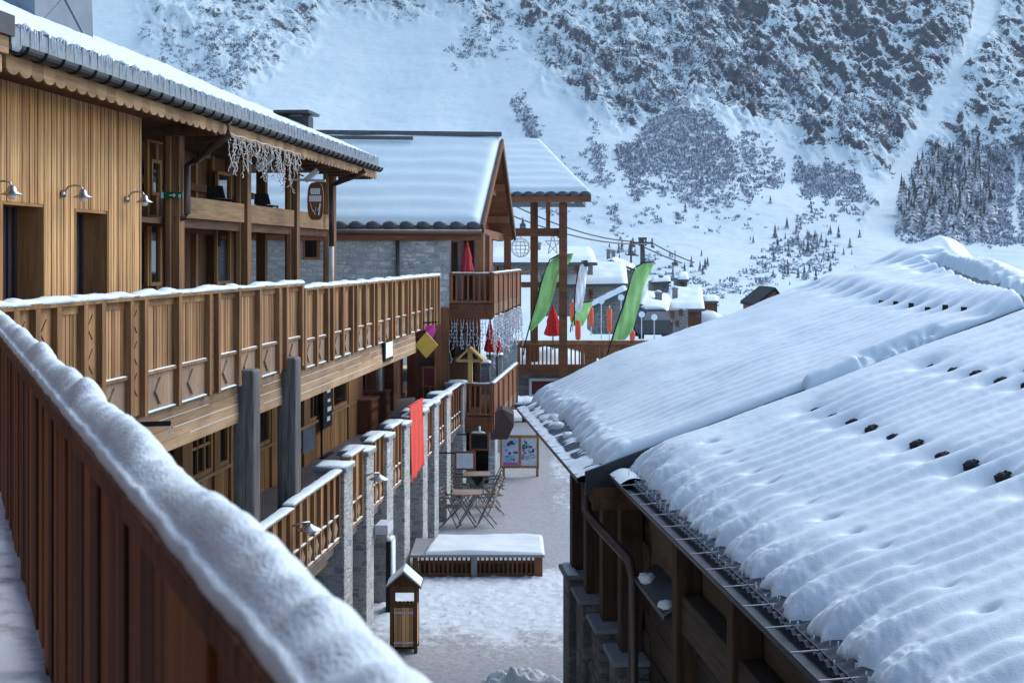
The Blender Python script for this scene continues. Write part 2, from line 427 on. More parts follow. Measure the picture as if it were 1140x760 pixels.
SHRUB = [
    ([(688, 168), (705, 152), (742, 130), (780, 126), (806, 140), (818, 165), (815, 195), (800, 215), (770, 205), (745, 195), (715, 202), (692, 200)], .95),
    ([(690, 195), (720, 190), (760, 195), (815, 190), (828, 205), (812, 232), (790, 243), (755, 228), (730, 212), (700, 215)], .38),
    ([(815, 165), (835, 155), (868, 165), (878, 185), (858, 205), (838, 235), (815, 235), (818, 200)], .42),
    ([(579, 108), (589, 110), (593, 130), (595, 150), (584, 152), (578, 130)], .7),
    ([(660, 140), (669, 142), (672, 170), (668, 203), (655, 200), (653, 172)], .42),
    ([(884, 205), (900, 185), (935, 187), (965, 205), (960, 222), (930, 222), (885, 226)], .8),
    ([(880, 222), (960, 218), (975, 240), (900, 245), (870, 240)], .22),
    ([(1100, 170), (1145, 158), (1260, 158), (1260, 275), (1090, 275), (1075, 230)], .75),
    ([(990, 220), (1005, 190), (1030, 170), (1100, 165), (1100, 272), (1000, 272)], .5),
    ([(850, 285), (870, 268), (910, 262), (935, 275), (925, 300), (880, 310), (840, 330), (800, 345), (765, 345), (770, 325), (815, 305)], .36),
    ([(640, 235), (700, 228), (830, 240), (900, 250), (900, 262), (760, 258), (650, 262)], .05),
    ([(560, 160), (680, 190), (680, 240), (640, 250), (600, 240)], .05),
    ([(700, 292), (740, 282), (790, 320), (780, 345), (735, 318), (700, 310)], .25),
    ([(600, 60), (700, -20), (790, -30), (860, 60), (820, 120), (700, 140)], .22),
    ([(790, 60), (880, 60), (960, 110), (1010, 100), (990, 150), (900, 150), (830, 110)], .20),
    ([(150, 40), (330, 30), (290, 70), (250, 105), (170, 60)], .24),
    ([(500, 60), (560, 15), (590, 10), (560, 60), (520, 75)], .25)]
BARE = [([(1096, -80), (1128, -80), (1110, 20), (1078, 70), (1048, 128), (1022, 175), (1003, 215), (1002, 250), (985, 270), (962, 275), (970, 240), (988, 205), (1012, 160), (1048, 100), (1078, 50)], 1.0),
        ([(1130, 175), (1137, 175), (1133, 265), (1126, 265)], 1.0)]
def density(x, y, regs, soft, sd=0):
    wx = x + 14 * fbm(x / 45, y / 45, 3, 40 + sd) ; wy = y + 12 * fbm(x / 45, y / 45, 3, 60 + sd)
    r = np.zeros(np.shape(x))
    for p, v in regs:
        r = np.maximum(r, v * sst(-soft, soft, poly_sd(wx, wy, p)))
    b = np.zeros(np.shape(x))
    for p, v in BARE:
        b = np.maximum(b, sst(-4, 3, poly_sd(x + 5 * fbm(x / 20, y / 20, 2, 90), y, p)))
    return r * (1 - b)
def relief(X, Y, z):
    x, y = img(X, Y, z)
    rk = density(x, y, ROCKS, 16)
    # slanting buttresses with ledges between them
    u = (X * .80 + z * .60); v = (-X * .60 + z * .80)
    r1 = ridged(u / 34, v / 60, 5, 21); r2 = ridged(u / 11, v / 16, 4, 22); r3 = fbm(u / 4.5, v / 4.0, 3, 23)
    lf = fbm(X / 70, z / 55, 3, 24)
    d = rk * (8.0 * (r1 - .6) + 5.0 * (r2 - .6) + 2.0 * r3 + 4 * lf)
    return rk, d
def full(X, Y):
    z = base_z(X, Y); rk, d = relief(X, Y, z)
    z = z + d + .35 * sst(200, 500, Y) * fbm(X / 9, Y / 9, 3, 77)
    return z, rk
rows = np.concatenate([np.linspace(51, 130, 70), np.linspace(132, 430, 70)[0:], np.linspace(433, 640, 190), np.linspace(641, 960, 400), np.linspace(963, 1300, 60)])
cols = np.linspace(-420, 1560, 1250)
Yg = np.repeat(rows[:, None], len(cols), 1); Xg = (cols[None, :] - CX) / F * Yg
Zg, RKg = full(Xg, Yg)
dy_ = np.gradient(Zg, axis=0) / np.gradient(Yg, axis=0); dx_ = np.gradient(Zg, axis=1) / np.gradient(Xg, axis=1)
steep = np.hypot(dy_, dx_)
m, t, b = base_mat('mountain_snow_and_rock', .8, .15)
co_ = nd(t, 'ShaderNodeTexCoord').outputs['Object']
def scl(v, ry=0):
    mp = nd(t, 'ShaderNodeMapping'); mp.inputs['Scale'].default_value = v; mp.inputs['Rotation'].default_value = (0, ry, 0); mp.vector_type = 'TEXTURE' if ry else 'POINT'
    if ry: mp.inputs['Scale'].default_value = tuple(1 / c for c in v)
    t.links.new(co_, mp.inputs['Vector']); return mp.outputs['Vector']
a1 = nd(t, 'ShaderNodeAttribute', attribute_name='rock'); a2 = nd(t, 'ShaderNodeAttribute', attribute_name='steep')
n1 = noise_n(t, scl((.045, .06, .095), math.radians(28)), 1, 9, .62); n2 = noise_n(t, scl((.8, .8, 1.3)), 1, 4, .65)
sc_ = mth(t, 'ADD', mth(t, 'MULTIPLY', a2.outputs['Fac'], .30), mth(t, 'MULTIPLY', mth(t, 'SUBTRACT', n1, .5), 2.7))
sc_ = mth(t, 'ADD', sc_, mth(t, 'MULTIPLY', mth(t, 'SUBTRACT', n2, .5), 1.7))
sc_ = mth(t, 'ADD', sc_, mth(t, 'MULTIPLY', a1.outputs['Fac'], .50))
mk = ramp(t, sc_, (.835, (0, 0, 0)), (.87, (1, 1, 1)))
mk = mth(t, 'MULTIPLY', mk, ramp(t, a1.outputs['Fac'], (.08, (0, 0, 0)), (.2, (1, 1, 1))))
n3 = noise_n(t, scl((.16, .16, .22)), 1, 8, .7)
rockc = ramp(t, n3, (.28, (.008, .010, .015)), (.72, (.095, .104, .12)))
n4 = noise_n(t, scl((.03, .03, .05)), 1, 4)
snc = ramp(t, n4, (.3, (.47, .575, .61)), (.7, (.53, .635, .665)))
t.links.new(mixc(t, mk, snc, rockc), b.inputs['Base Color'])
bump(t, b, n3, .5, 1.2)
setk(np_mesh('mountain', np.stack([Xg, Yg, Zg], -1).reshape(-1, 3), quads(*Zg.shape), m, True, {'rock': RKg, 'steep': steep}))
def ray_ground(x, y, lo=60, hi=1050):
    Yv = np.linspace(lo, hi, 700); Xv = (x - CX) / F * Yv
    zt, _ = full(Xv, Yv); zr = (HY - y) / F * Yv
    k = np.where(zt >= zr)[0]
    if len(k) == 0: return None
    k = k[0]; return Vector((Xv[k], Yv[k], zt[k]))

# bare frosted bushes: uncountable, one mesh
rg = np.random.default_rng(4)
cx_, cy_ = rg.uniform(130, 1150, 330000), rg.uniform(-10, 345, 330000)
dn = density(cx_, cy_, SHRUB, 6, 7)
cl = fbm(cx_ / 15, cy_ / 11, 3, 33)
keep = rg.uniform(0, 1, len(cx_)) < np.clip(dn * 1.35 + np.where(dn > .03, cl * .75 * (1 - dn), 0) - .1 * (dn < .5), 0, 1) * .35
bx_, by_ = cx_[keep], cy_[keep]
# rows of the terrain under each bush
Ys = np.linspace(180, 1000, 250)
ZB = full(np.outer((bx_ - CX) / F, Ys), np.repeat(Ys[None, :], len(bx_), 0))[0]
hitm = ZB >= np.outer((HY - by_) / F, Ys)
ok = hitm.any(1); ki = hitm.argmax(1)
bY = Ys[ki] + rg.uniform(-1.6, 1.6, len(ki)); bX = (bx_ - CX) / F * bY
ok &= bY > 200
bX, bY = bX[ok], bY[ok]; bZ = full(bX, bY)[0]
nb = len(bX); K = 7
sz = (.55 + rg.gamma(3, .20, nb)) * np.clip(bY / 620, .45, 1.1)
ang = rg.uniform(0, 2 * np.pi, (nb, K)); lean = rg.uniform(.1, 1.0, (nb, K)); hh = rg.uniform(.45, 1.1, (nb, K)) * sz[:, None]
tip = np.stack([np.cos(ang) * lean * hh * 1.1, np.sin(ang) * lean * hh * 1.1, hh], -1)
bc = np.stack([bX, bY, bZ - .2], -1)[:, None, :]
wdt = (.08 + .10 * rg.uniform(0, 1, (nb, K))) * sz[:, None] * 1.4
off = rg.uniform(-.5, .5, (nb, K, 3)) * sz[:, None, None] * np.array([1.3, 1.3, 0])
v0 = bc + off + np.stack([-wdt, 0 * wdt, 0 * wdt], -1); v1 = bc + off + np.stack([wdt, 0 * wdt, 0 * wdt], -1)
v2 = bc + off + tip + np.stack([wdt * .4, 0 * wdt, 0 * wdt], -1); v3 = bc + off + tip - np.stack([wdt * .4, 0 * wdt, 0 * wdt], -1)
VV = np.stack([v0, v1, v2, v3], 2).reshape(-1, 3)
m, t, b = base_mat('frosted_twigs', .9, .1)
n = noise_n(t, mapped(t, (.9, .9, .9)), 1, 3)
gr = nd(t, 'ShaderNodeNewGeometry')
cc = ramp(t, gr.outputs['Random Per Island'], (0, (.07, .085, .12)), (.5, (.18, .21, .27)), (1, (.52, .60, .68)))
t.links.new(cc, b.inputs['Base Color'])
sh = np_mesh('mountain_bushes', VV, np.arange(len(VV)).reshape(-1, 4), m, False)
setk(sh, 'stuff'); sh['label'] = 'frosted leafless bushes spread in grey blue patches over the snowy mountainside'; sh['category'] = 'bushes'

# ------------------------------------------------------------------ conifers
def frosted(name, c1, c2, frost):
    m, t, b = base_mat(name, .9, .1)
    n = noise_n(t, mapped(t, (1.7, 1.7, 1.7)), 1, 5, .7)
    geo = nd(t, 'ShaderNodeNewGeometry'); sx = nd(t, 'ShaderNodeSeparateXYZ'); t.links.new(geo.outputs['Normal'], sx.inputs[0])
    f = mth(t, 'ADD', mth(t, 'MULTIPLY', sx.outputs[2], .5), n)
    col = mixc(t, ramp(t, f, (frost, (0, 0, 0)), (frost + .12, (1, 1, 1))), ramp(t, n, (.3, c1), (.7, c2)), (.68, .72, .78))
    t.links.new(col, b.inputs['Base Color']); return m
M_con = frosted('conifer_needles', (.028, .04, .05), (.07, .09, .095), .80)
M_con2 = frosted('snowy_conifer_needles', (.022, .03, .036), (.06, .07, .075), .69)
M_bark = plain('bark', (.06, .045, .04), .9)
def conifer_mesh(name, seed, mat, slim=1.0):
    rg = random.Random(seed); V = []; Q = []
    def tri(*p):
        o = len(V); V.extend(p); Q.append(tuple(range(o, o + len(p))))
    h = 1.0; nt = 11
    for k in range(nt):
        f = k / (nt - 1); z = .10 + .86 * f; r = (.23 * (1 - f)**.85 + .012) * slim; nbr = 9 if k < 8 else 6; a0 = rg.uniform(0, 6)
        for i in range(nbr):
            a = a0 + 6.283 * i / nbr + rg.uniform(-.25, .25); rr = r * rg.uniform(.65, 1.2); dz = -.05 - .35 * rr * rg.uniform(.6, 1.3)
            w = rr * .42; c, s_ = math.cos(a), math.sin(a)
            zt = z + .055
            tri((c * .01, s_ * .01, zt), (c * rr * .55 - s_ * w, s_ * rr * .55 + c * w, z + dz * .5), (c * rr, s_ * rr, z + dz), (c * rr * .55 + s_ * w, s_ * rr * .55 - c * w, z + dz * .5))
    tri((.012, 0, .9), (-.012, .008, .9), (0, 0, 1.02)); tri((0, .012, .9), (0, -.012, .9), (0, 0, 1.02))
    me = bpy.data.meshes.new(name); me.from_pydata(V, [], Q); me.materials.append(mat); me.update(); return me
def trunk_mesh():
    V = []; Q = []
    for j, (r, z) in enumerate(((.022, -.02), (.015, .35), (.004, .97))):
        for i in range(6): V.append((r * math.cos(i * 1.047), r * math.sin(i * 1.047), z))
    for j in range(2):
        for i in range(6): Q.append((j * 6 + i, j * 6 + (i + 1) % 6, j * 6 + 6 + (i + 1) % 6, j * 6 + 6 + i))
    me = bpy.data.meshes.new('conifer_trunk'); me.from_pydata(V, [], Q); me.materials.append(M_bark); me.update(); return me
TRK = trunk_mesh()
PLAIN = [conifer_mesh('conifer_crown', i, M_con, .95 + .1 * i) for i in range(3)]; SNOWY = [conifer_mesh('snowy_conifer_crown', i + 9, M_con2, .7 + .1 * i) for i in range(3)]
def conifer(p, h, kind, label, group):
    e = bpy.data.objects.new('conifer_tree', None); COL.objects.link(e)
    e.location = p; e.scale = (h, h, h * R.uniform(.9, 1.15)); e.rotation_euler = (0, 0, R.uniform(0, 6.28))
    e['label'] = label; e['category'] = 'conifer tree'; e['group'] = group
    for nm, me in (('crown', R.choice(kind)), ('trunk', TRK)):
        o = bpy.data.objects.new(nm, me); COL.objects.link(o); o.parent = e
def inside(x, y, poly):
    return poly_sd(np.array([x], float), np.array([y], float), poly)[0] > 0
FOREST = [(1004, 222), (1020, 195), (1060, 175), (1088, 178), (1108, 215), (1108, 272), (1018, 272), (1000, 262)]
n_ = 0
while n_ < 105:
    x, y = R.uniform(1000, 1110), R.uniform(178, 276)
    if not inside(x, y, FOREST) or R.random() > .35 + (y - 170) / 120: continue
    p = ray_ground(x, y)
    if p is None: continue
    conifer(p, R.uniform(8, 17), SNOWY, 'snow-laden tall conifer in the dense stand right of the bare avalanche couloir', 'snow-laden conifers in the stand beside the couloir'); n_ += 1
n_ = 0
while n_ < 95:
    u = R.random()
    if u < .45: x, y = R.gauss(905, 28), R.gauss(272, 17)
    elif u < .75: x, y = R.uniform(675, 800), R.uniform(278, 318)
    elif u < .9: x, y = R.gauss(885, 18), R.gauss(310, 10)
    else: x, y = R.uniform(660, 990), R.uniform(215, 300)
    if y > 325 or y < 212: continue
    p = ray_ground(x, y, 330)
    if p is None or (960 < x < 1004): continue
    conifer(p, max(1.6, R.gauss(3.2, 1.1)) * min(1, p.y / 520) * 1.1, PLAIN, 'small dark conifer standing alone on the open snow slope below the cliffs', 'small dark conifers dotted over the lower snow slope'); n_ += 1

# ------------------------------------------------------------------ street and near ground
ny, nx = 900, 300
yy = np.linspace(-8, 51.5, ny); xx = np.linspace(-9, 12, nx)
XX, YY = np.meshgrid(xx, yy)
tr = sst(27.5, 25.5, YY) * sst(19.0, 23.0, YY) * sst(-2.6, -2.0, XX + .1 * YY - 2.2) + .55 * sst(.1, .45, XX - .02 * YY) * sst(29, 33, YY)
rg2 = fbm(XX * 1.9, YY * 1.9, 4, 5)
cover = np.clip(.12 + tr * .60 + .22 * fbm(XX * .6, YY * .35, 3, 6) + .25 * sst(22, 18, YY) * .3, 0, 1)
ZZ = G + .004 * rg2 + .065 * tr * (np.abs(fbm(XX * 6.5, YY * 6.5, 4, 12)) - .12)
m, t, b = base_mat('trampled_snow_on_paving', .5, .35)
at = nd(t, 'ShaderNodeAttribute', attribute_name='cover')
n1 = noise_n(t, mapped(t, (3.2, 3.2, 3)), 1, 8, .7); n2 = noise_n(t, mapped(t, (14, 14, 14)), 1, 4, .6)
k = mth(t, 'ADD', at.outputs['Fac'], mth(t, 'ADD', mth(t, 'MULTIPLY', mth(t, 'SUBTRACT', n1, .5), 1.0), mth(t, 'MULTIPLY', mth(t, 'SUBTRACT', n2, .5), .5)))
mk = ramp(t, k, (.43, (0, 0, 0)), (.62, (1, 1, 1)))
asp = ramp(t, n2, (.3, (.25, .26, .275)), (.7, (.38, .39, .40)))
t.links.new(mixc(t, mk, asp, (.50, .56, .61)), b.inputs['Base Color'])
t.links.new(mth(t, 'ADD', mth(t, 'MULTIPLY', mk, .35), .38), b.inputs['Roughness'])
bump(t, b, mth(t, 'ADD', n1, n2), .6, .02)
setk(np_mesh('street', np.stack([XX, YY, ZZ], -1).reshape(-1, 3), quads(ny, nx), m, True, {'cover': cover}))
g = MB(Thing('ground', kind='structure')); g.box(-70, 70, -60, 50.8, -9, G - .09)
g.solo(M_gsn)
# pile of cleared snow at the foot of the frame
th = Thing('snow_pile', 'low heap of shovelled snow on the street beside the dark stone piers', 'snow pile', W, (.15, 18.7, G))
mb = MB(th)
u = np.linspace(0, 1, 40); A, Bq = np.meshgrid(u, u)
hgt = .30 * np.clip(1 - ((A - .5)**2 + (Bq - .5)**2) * 4.2, 0, 1)**.7 * (1 + .55 * fbm(A * 7, Bq * 7, 4, 3)) - .03
mb.sheet(np.stack([.15 + (A - .5) * 1.5, 18.7 + (Bq - .5) * 1.8, G + hgt], -1)); mb.solo(M_nsnow, smooth=True)
# ------------------------------------------------------------------ the balcony under the camera
th = Thing('near_balcony', 'dark stained board parapet with a blurred roll of snow on top, closest of all', 'balcony', N, (0, .3, -1.47))
mb = MB(th); a = -2.0; k = 0
while a < 10.5:
    w = R.choice((.09, .12, .135, .15)); o = .290 + R.choice((0, .003, .010))
    mb.box(a, a + w - .004, o, o + .022, -1.19, -.41); a += w; k += 1
mb.build('board_panel', M_near, bevel=.003)
mb = MB(th); mb.box(-2, 10.5, .352, .39, -.56, -.46); mb.box(-2, 10.5, .332, .37, -1.17, -1.08); mb.build('cross_rail', M_near, bevel=.004)
mb = MB(th); mb.box(-2, 10.5, .264, .384, -.41, -.372); mb.build('top_rail', M_near, bevel=.006)
mb = MB(th)
for a in np.arange(.4, 10.5, 1.55): mb = MB(th); mb.box(a, a + .09, .36, .45, -1.9, -.415); mb.build('post', M_near)
mb = MB(th); av = np.arange(-1.5, 10.5, .012); tv = np.concatenate([[0], np.linspace(0, 1, 25), [1]]); A, T = np.meshgrid(av, tv, indexing='ij')
H = .034 * (1 + .38 * fbm(A * 1.7, A * 0 + .5, 3, 7)) + .0035 * np.sin(2 * np.pi * A / .10 + 2 * pn(A * 2, A * 0, 8)) * (.5 + pn(A * 1.3, T * 2, 9))
for c, k_, w_ in ((3.42, .017, .11), (3.95, .014, .16), (4.9, .022, .14), (2.55, .010, .2), (6.2, .014, .2), (1.75, .012, .22)): H = H + k_ * np.exp(-((A - c) / w_)**4)
edge_ = .0035 * fbm(A * 5, T * 0, 3, 10)
Bx = .272 + .104 * T + edge_ * (1 - T) + (.10 * (H - .034)) * T
Z = .018 * np.sqrt(np.clip(1 - (1 - np.clip(T / .10, 0, 1))**2, 0, 1)) * (1 + .3 * fbm(A * 7, T, 2, 12)) + H * np.sin(np.pi * np.clip((T - .16) / .84, 0, 1))**.75 * (1 - .02 * (T > .99)) - .018 * np.clip((T - .93) / .07, 0, 1)
Z = Z + .0010 * fbm(A * 24, T * 5, 3, 13)
Z[:, 0] = -.008; Z[:, -1] = -.008
mb.sheet(np.stack([A, Bx, -.372 + Z], -1)); mb.sm = True
mb.build('snow_cap', M_nsnow, smooth=True)
mb = MB(th); mb.box(-3, 10.3, -2.2, .42, -1.75, -1.50); mb.build('floor', M_dkh)
mb = MB(th); mb.box(-3, 10.3, .421, .46, -1.95, -1.30); mb.build('outer_beam', M_near)
u = np.linspace(-3, 10.3, 190); v = np.linspace(-2.2, .40, 44); U, V_ = np.meshgrid(u, v)
mb = MB(th); mb.sheet(np.stack([U, V_, -1.495 + .03 * np.clip(.5 + fbm(U * 1.5, V_ * 1.5, 4, 2), 0, 1) * sst(.40, .30, V_)], -1)); mb.build('floor_snow', M_snowd, smooth=True)

# unseen wall and eave behind the camera's balcony, added to shade its boards
th = Thing('unseen_shade_block', None, None, N, (0, -2.3, -1.5), kind='structure')
mb = MB(th); mb.box(-4, 9.0, -2.6, -2.21, -3, 3.2); mb.build('wall', M_dkw)
mb = MB(th); mb.hexa([(-4, -2.6, 3.0), (9, -2.6, 3.0), (9, -1.35, 2.55), (-4, -1.35, 2.55), (-4, -2.6, 3.2), (9, -2.6, 3.2), (9, -1.35, 2.75), (-4, -1.35, 2.75)]); mb.build('shading_overhang', M_dkh)
mb = MB(th); mb.box(-4.3, -4, -2.6, .2, -3, 2.6); mb.build('end_wall', M_dkw)
# ------------------------------------------------------------------ carved balcony of the timber chalet
def lattice(th, posts, narrow, dz, s0, s1, s_f=None, mats=(M_balc, M_pale)):
    top, led, bot = -.42 + dz, -1.12 + dz, -1.52 + dz
    mw, mp_ = mats
    for i, s in enumerate(posts):
        m = MB(th); m.box(s - .045, s + .045, -.01, .075, bot - .02, top); m.build('post', mw, bevel=.004)
    for (p, q) in zip(posts, posts[1:]):
        sl = MB(th); sn = MB(th)
        p += .046; q -= .046; nar = q - p < .42 and narrow
        if nar:
            m = MB(th); m.box(p, q, -.005, .022, bot, top)
            c = (p + q) / 2
            dk = MB(th)
            for kk in range(3):
                z0 = top - .20 - .30 * kk
                for sgn in (1, -1): dk.bar((c + .05, .023, z0 + sgn * .11), (c - .06, .023, z0), .014, .004)
            cp = m.build('carved_panel', mw); dk.build('slit_shadow', M_dkw, cp)  # raised dark bars stand in for the shadow inside the carved slits
            continue
        n = max(2, round((q - p) / .076)); w = (q - p) / n; gap_shade = MB(th); gap_shade.box(p, q, -.055, -.045, led, top); gap_shade.build('dark_backing', M_dkw)  # dark sheet stands in for the shadow seen through the slat gaps
        for k in range(n):
            d = R.uniform(0, .006)
            sl.box(p + k * w + .007, p + (k + 1) * w - .007, -.022 + d, .004 + d, led - .02, top)
        sl.box(p, q, -.024, .018, top - .07, top - .001)
        m = MB(th); m.box(p, q, -.01, .018, bot, led - .031)
        c = (p + q) / 2; h = (led - bot - .06) / 2; zc = (led + bot - .03) / 2; hw = min(h * .85, (q - p) * .30)
        a_ = [(c - hw, .018, zc), (c, .018, zc + h * .8), (c + hw, .018, zc), (c, .018, zc - h * .8)]
        m.prism(a_, (0, .022, 0)); m.build('diamond_panel', mp_)
        sl.box(p, q, -.01, .05, led - .03, led); sn.snow((p, .03, led), (q, .03, led), .036, .010, int(s * 7 + p * 50), .06, .5)
        sn.snow((p, .03, bot + .004), (q, .03, bot + .004), .034, .009, int(p * 50), .06, .6)
        sl.build('slat_panel', mw)
        sn.build('ledge_snow', M_snow, smooth=True)
    m = MB(th); z = bot - .02
    fs = MB(th)
    for k in range(4):
        h = .112
        m.box(s0, s_f or s1, -.16, -.012 + .007 * k, z - h + .004, z); z -= h
        if k < 3:
            a = s0
            while a < (s_f or s1):
                e = min(s_f or s1, a + R.uniform(.3, 1.1))
                if R.random() < .8: fs.box(a, e, -.012 + .007 * k, -.005 + .007 * k, z - .001, z + .0035)
                a = e
    m.build('edge_beam', M_balh); fs.build('frost_line', M_snow)
    m = MB(th); m.box(s0, s1, -.075, .075, top, top + .045); m.build('top_rail', mw, bevel=.005)
    m = MB(th); m.snow((s0, 0, top + .045), (s1, 0, top + .045), .16, .036, int(s0), .025, .8, 2.6, 9, .012)
    m.build('snow_cap', M_snow, smooth=True)
th = Thing('carved_balcony', 'slatted balcony front with large diamond panels, the nearer length before the slatted wall', 'balcony', L, (9.6, 0, -2.0), 'carved balcony fronts of the chalet')
P1 = [9.75, 10.3, 10.67, 11.06, 11.59, 11.97, 12.64, 13.0, 13.95, 14.94, 15.25, 16.03, 16.89, 17.8, 18.16, 19.0]
lattice(th, P1, True, 0, 9.6, 19.08)
m = MB(th); m.box(9.6, 19.08, -3.8, -.165, -1.62, -1.52); m.build('deck', M_dkh)
th = Thing('carved_balcony', 'lower slatted balcony front with small diamond panels, ending at the yellow diamond board', 'balcony', L, (19.1, 0, -2.0), 'carved balcony fronts of the chalet')
P2 = [19.16]
while P2[-1] < 30.4: P2 += [P2[-1] + .70, P2[-1] + 1.40, P2[-1] + 1.74]
P2 = [p for p in P2 if p < 31.5] + [31.85]
lattice(th, P2, True, -.07, 19.1, 31.9, 28.85)
m = MB(th); m.box(19.1, 31.9, -3.8, -.165, -1.69, -1.59); m.build('deck', M_dkh)
t_ = Thing('water_spout', 'black water spout with a small icicle sticking out of the carved balcony beam', 'spout', L, (12.6, 0, -1.6))
mb = MB(t_); s_ = L.sol(139, .0); z_ = L.zz(473, s_, 0); mb.bar((s_, -.05, z_), (s_ + .22, .36, z_ - .005), .045); mb.build('pipe', M_blk)
mb = MB(t_); mb.tube([(s_ + .22, .35, z_ - .02), (s_ + .22, .35, z_ - .10), (s_ + .22, .35, z_ - .17)], [.014, .009, .001], 6); mb.build('icicle', M_ice)
# weathered log columns
for a, lab in ((L.sol(290.5, .19), 'thick weathered grey log column, the nearer of the two'), (L.sol(335.5, .19), 'thick weathered grey log column where the two balcony lengths meet')):
    t_ = Thing('log_column', lab, 'column', L, (a - .14, .06, G), 'weathered log columns'); mb = MB(t_)
    mb.box(a - .30, a, -.07, .19, G - .05, -1.36)
    mb.solo(M_grey, bevel=.035)
    

# ------------------------------------------------------------------ timber chalet
th = Thing('timber_chalet', 'honey timber chalet with slatted wall, open porch bays and snowy metal roof', 'chalet', L, (8, -2.3, -1.5))
DO = [(L.sol(2, -2.3), L.sol(50, -2.3), .62), (L.sol(84, -2.3), L.sol(120.5, -2.3), .60)]
mb = MB(th); a = 8.0; w = .044
while a < 19.04:
    z0 = -1.5
    for d0, d1, zt in DO:
        if d0 - .01 < a + w / 2 < d1 + .01: z0 = zt
    d = R.uniform(0, .010) + R.choice((0, .008))
    jo = R.uniform(-1, 1.7) if R.random() < .6 else 3
    ww = w * R.uniform(.7, 1.25)
    mb.box(a, a + ww - .005, -2.36, -2.315 + d, z0, 2.05); a += ww
mb.build('slat_wall', M_slat)
mb = MB(th)
ed = [8.0] + [v for d in DO for v in d[:2]] + [19.03]
for i in range(0, len(ed), 2): mb.box(ed[i], ed[i + 1], -2.7, -2.362, -1.5, 2.05)
for d0, d1, zt in DO: mb.box(d0, d1, -2.7, -2.362, zt + .001, 2.05)
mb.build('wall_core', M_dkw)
for d0, d1, zt in DO:
    mb = MB(th); mb.box(d1 - .03, d1 - .002, -2.66, -2.30, -1.5, zt); mb.box(d0, d0 + .03, -2.66, -2.30, -1.5, zt); mb.box(d0 + .031, d1 - .031, -2.66, -2.31, zt - .04, zt - .001)
    fr = mb.build('door_frame', M_honey)
    mb = MB(th); n = 16
    for k in range(n): mb.box(d0 + .03 + (d1 - d0 - .06) * k / n, d0 + .03 + (d1 - d0 - .06) * (k + 1) / n, -2.70, -2.64 + .025 * math.sin(k * 1.7), -1.5, zt - .04)
    mb.build('curtain', M_curt, fr)
# porch beyond the slatted wall
IB = -3.7
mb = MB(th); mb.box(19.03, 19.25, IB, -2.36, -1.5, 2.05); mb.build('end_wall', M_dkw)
PX = [205.5, 280, 334, 374.5]
for x in PX:
    s = L.sol(x, -2.3); mb = MB(th); mb.box(s - .24, s, -2.56, -2.3, -1.5, 1.95)
    mb.box(s - .31, s - .241, -2.50, -2.42, -1.5, 1.95); mb.build('porch_post', M_mid, bevel=.008)
for x, z1 in ((298, 1.9), (330, 1.9), (362, 1.9)):
    s = L.sol(x, IB + .4); mb = MB(th); mb.box(s - .2, s, IB + .2, IB + .4, -1.5, z1); mb.build('inner_post', M_dkw)
sp = [19.25] + [L.sol(x, -2.3) for x in PX]
for i in range(1, 4):      # balcony band of the gallery floor between the posts
    mb = MB(th); mb.box(sp[i] + .002, sp[i + 1] - .315, -2.42, -2.34, .60, .94); mb.build('gallery_band', M_balh, bevel=.006)
    mb = MB(th); mb.box(sp[i] + .002, sp[i + 1] - .315, -2.55, -2.43, .45, .60); mb.build('gallery_beam', M_dkh)
mb = MB(th); mb.box(19.26, 29.6, IB + .3, -2.56, .5, .58); mb.build('gallery_floor', M_dkh)
mb = MB(th); mb.box(29.8, sp[4], -2.56, -2.42, .5, .68); mb.build('end_beam', M_dkh)
# inner wall of the porch with its windows
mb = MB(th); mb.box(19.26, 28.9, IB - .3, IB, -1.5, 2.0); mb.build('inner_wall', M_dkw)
mb = MB(th)
for s in (19.4, 20.9, 22.0, 23.2, 24.3, 25.3, 26.3, 27.4, 28.5): mb.box(s, s + .13, IB + .002, IB + .09, -1.5, 2.0)
mb.build('inner_stud', M_mid)
mb = MB(th)
for z in (.42, 1.22): mb.box(19.4, 28.9, IB + .092, IB + .16, z, z + .14)
mb.build('inner_beam', M_dkh)
def window(th, s0, s1, o, z0, z1, mat, glass, nx=1, nz=1, fw=.07, pr=.06, name='window'):
    mb = MB(th)
    mb.box(s0, s1, o, o + pr, z0, z0 + fw); mb.box(s0, s1, o, o + pr, z1 - fw, z1); mb.box(s0, s0 + fw, o, o + pr, z0 + fw, z1 - fw); mb.box(s1 - fw, s1, o, o + pr, z0 + fw, z1 - fw)
    for i in range(1, nx):
        c = s0 + (s1 - s0) * i / nx; mb.box(c - fw * .3, c + fw * .3, o, o + pr * .8, z0 + fw, z1 - fw)
    for j in range(1, nz):
        c = z0 + (z1 - z0) * j / nz; mb.box(s0 + fw, s1 - fw, o, o + pr * .7, c - fw * .3, c + fw * .3)
    w = mb.build(name, mat)
    mb = MB(th); mb.box(s0 + fw * .5, s1 - fw * .5, o + .002, o + .018, z0 + fw * .5, z1 - fw * .5); mb.build('pane', glass, w)
    return w
def WX(x, o): return L.sol(x, o)
for x0, x1, y0, y1 in ((153, 168, 134, 160), (155, 166, 178, 218), (153, 166, 240, 318), (212, 222, 160, 176), (230, 246, 192, 224), (229, 245, 244, 316), (150, 152, 134, 318)):
    s0, s1 = WX(x0, IB), WX(x1, IB); sm = (s0 + s1) / 2
    window(th, s0, s1, IB + .165, max(-1.45, L.zz(y1, sm, IB)), L.zz(y0, sm, IB), M_honey, M_gls, 1, 1, .06)
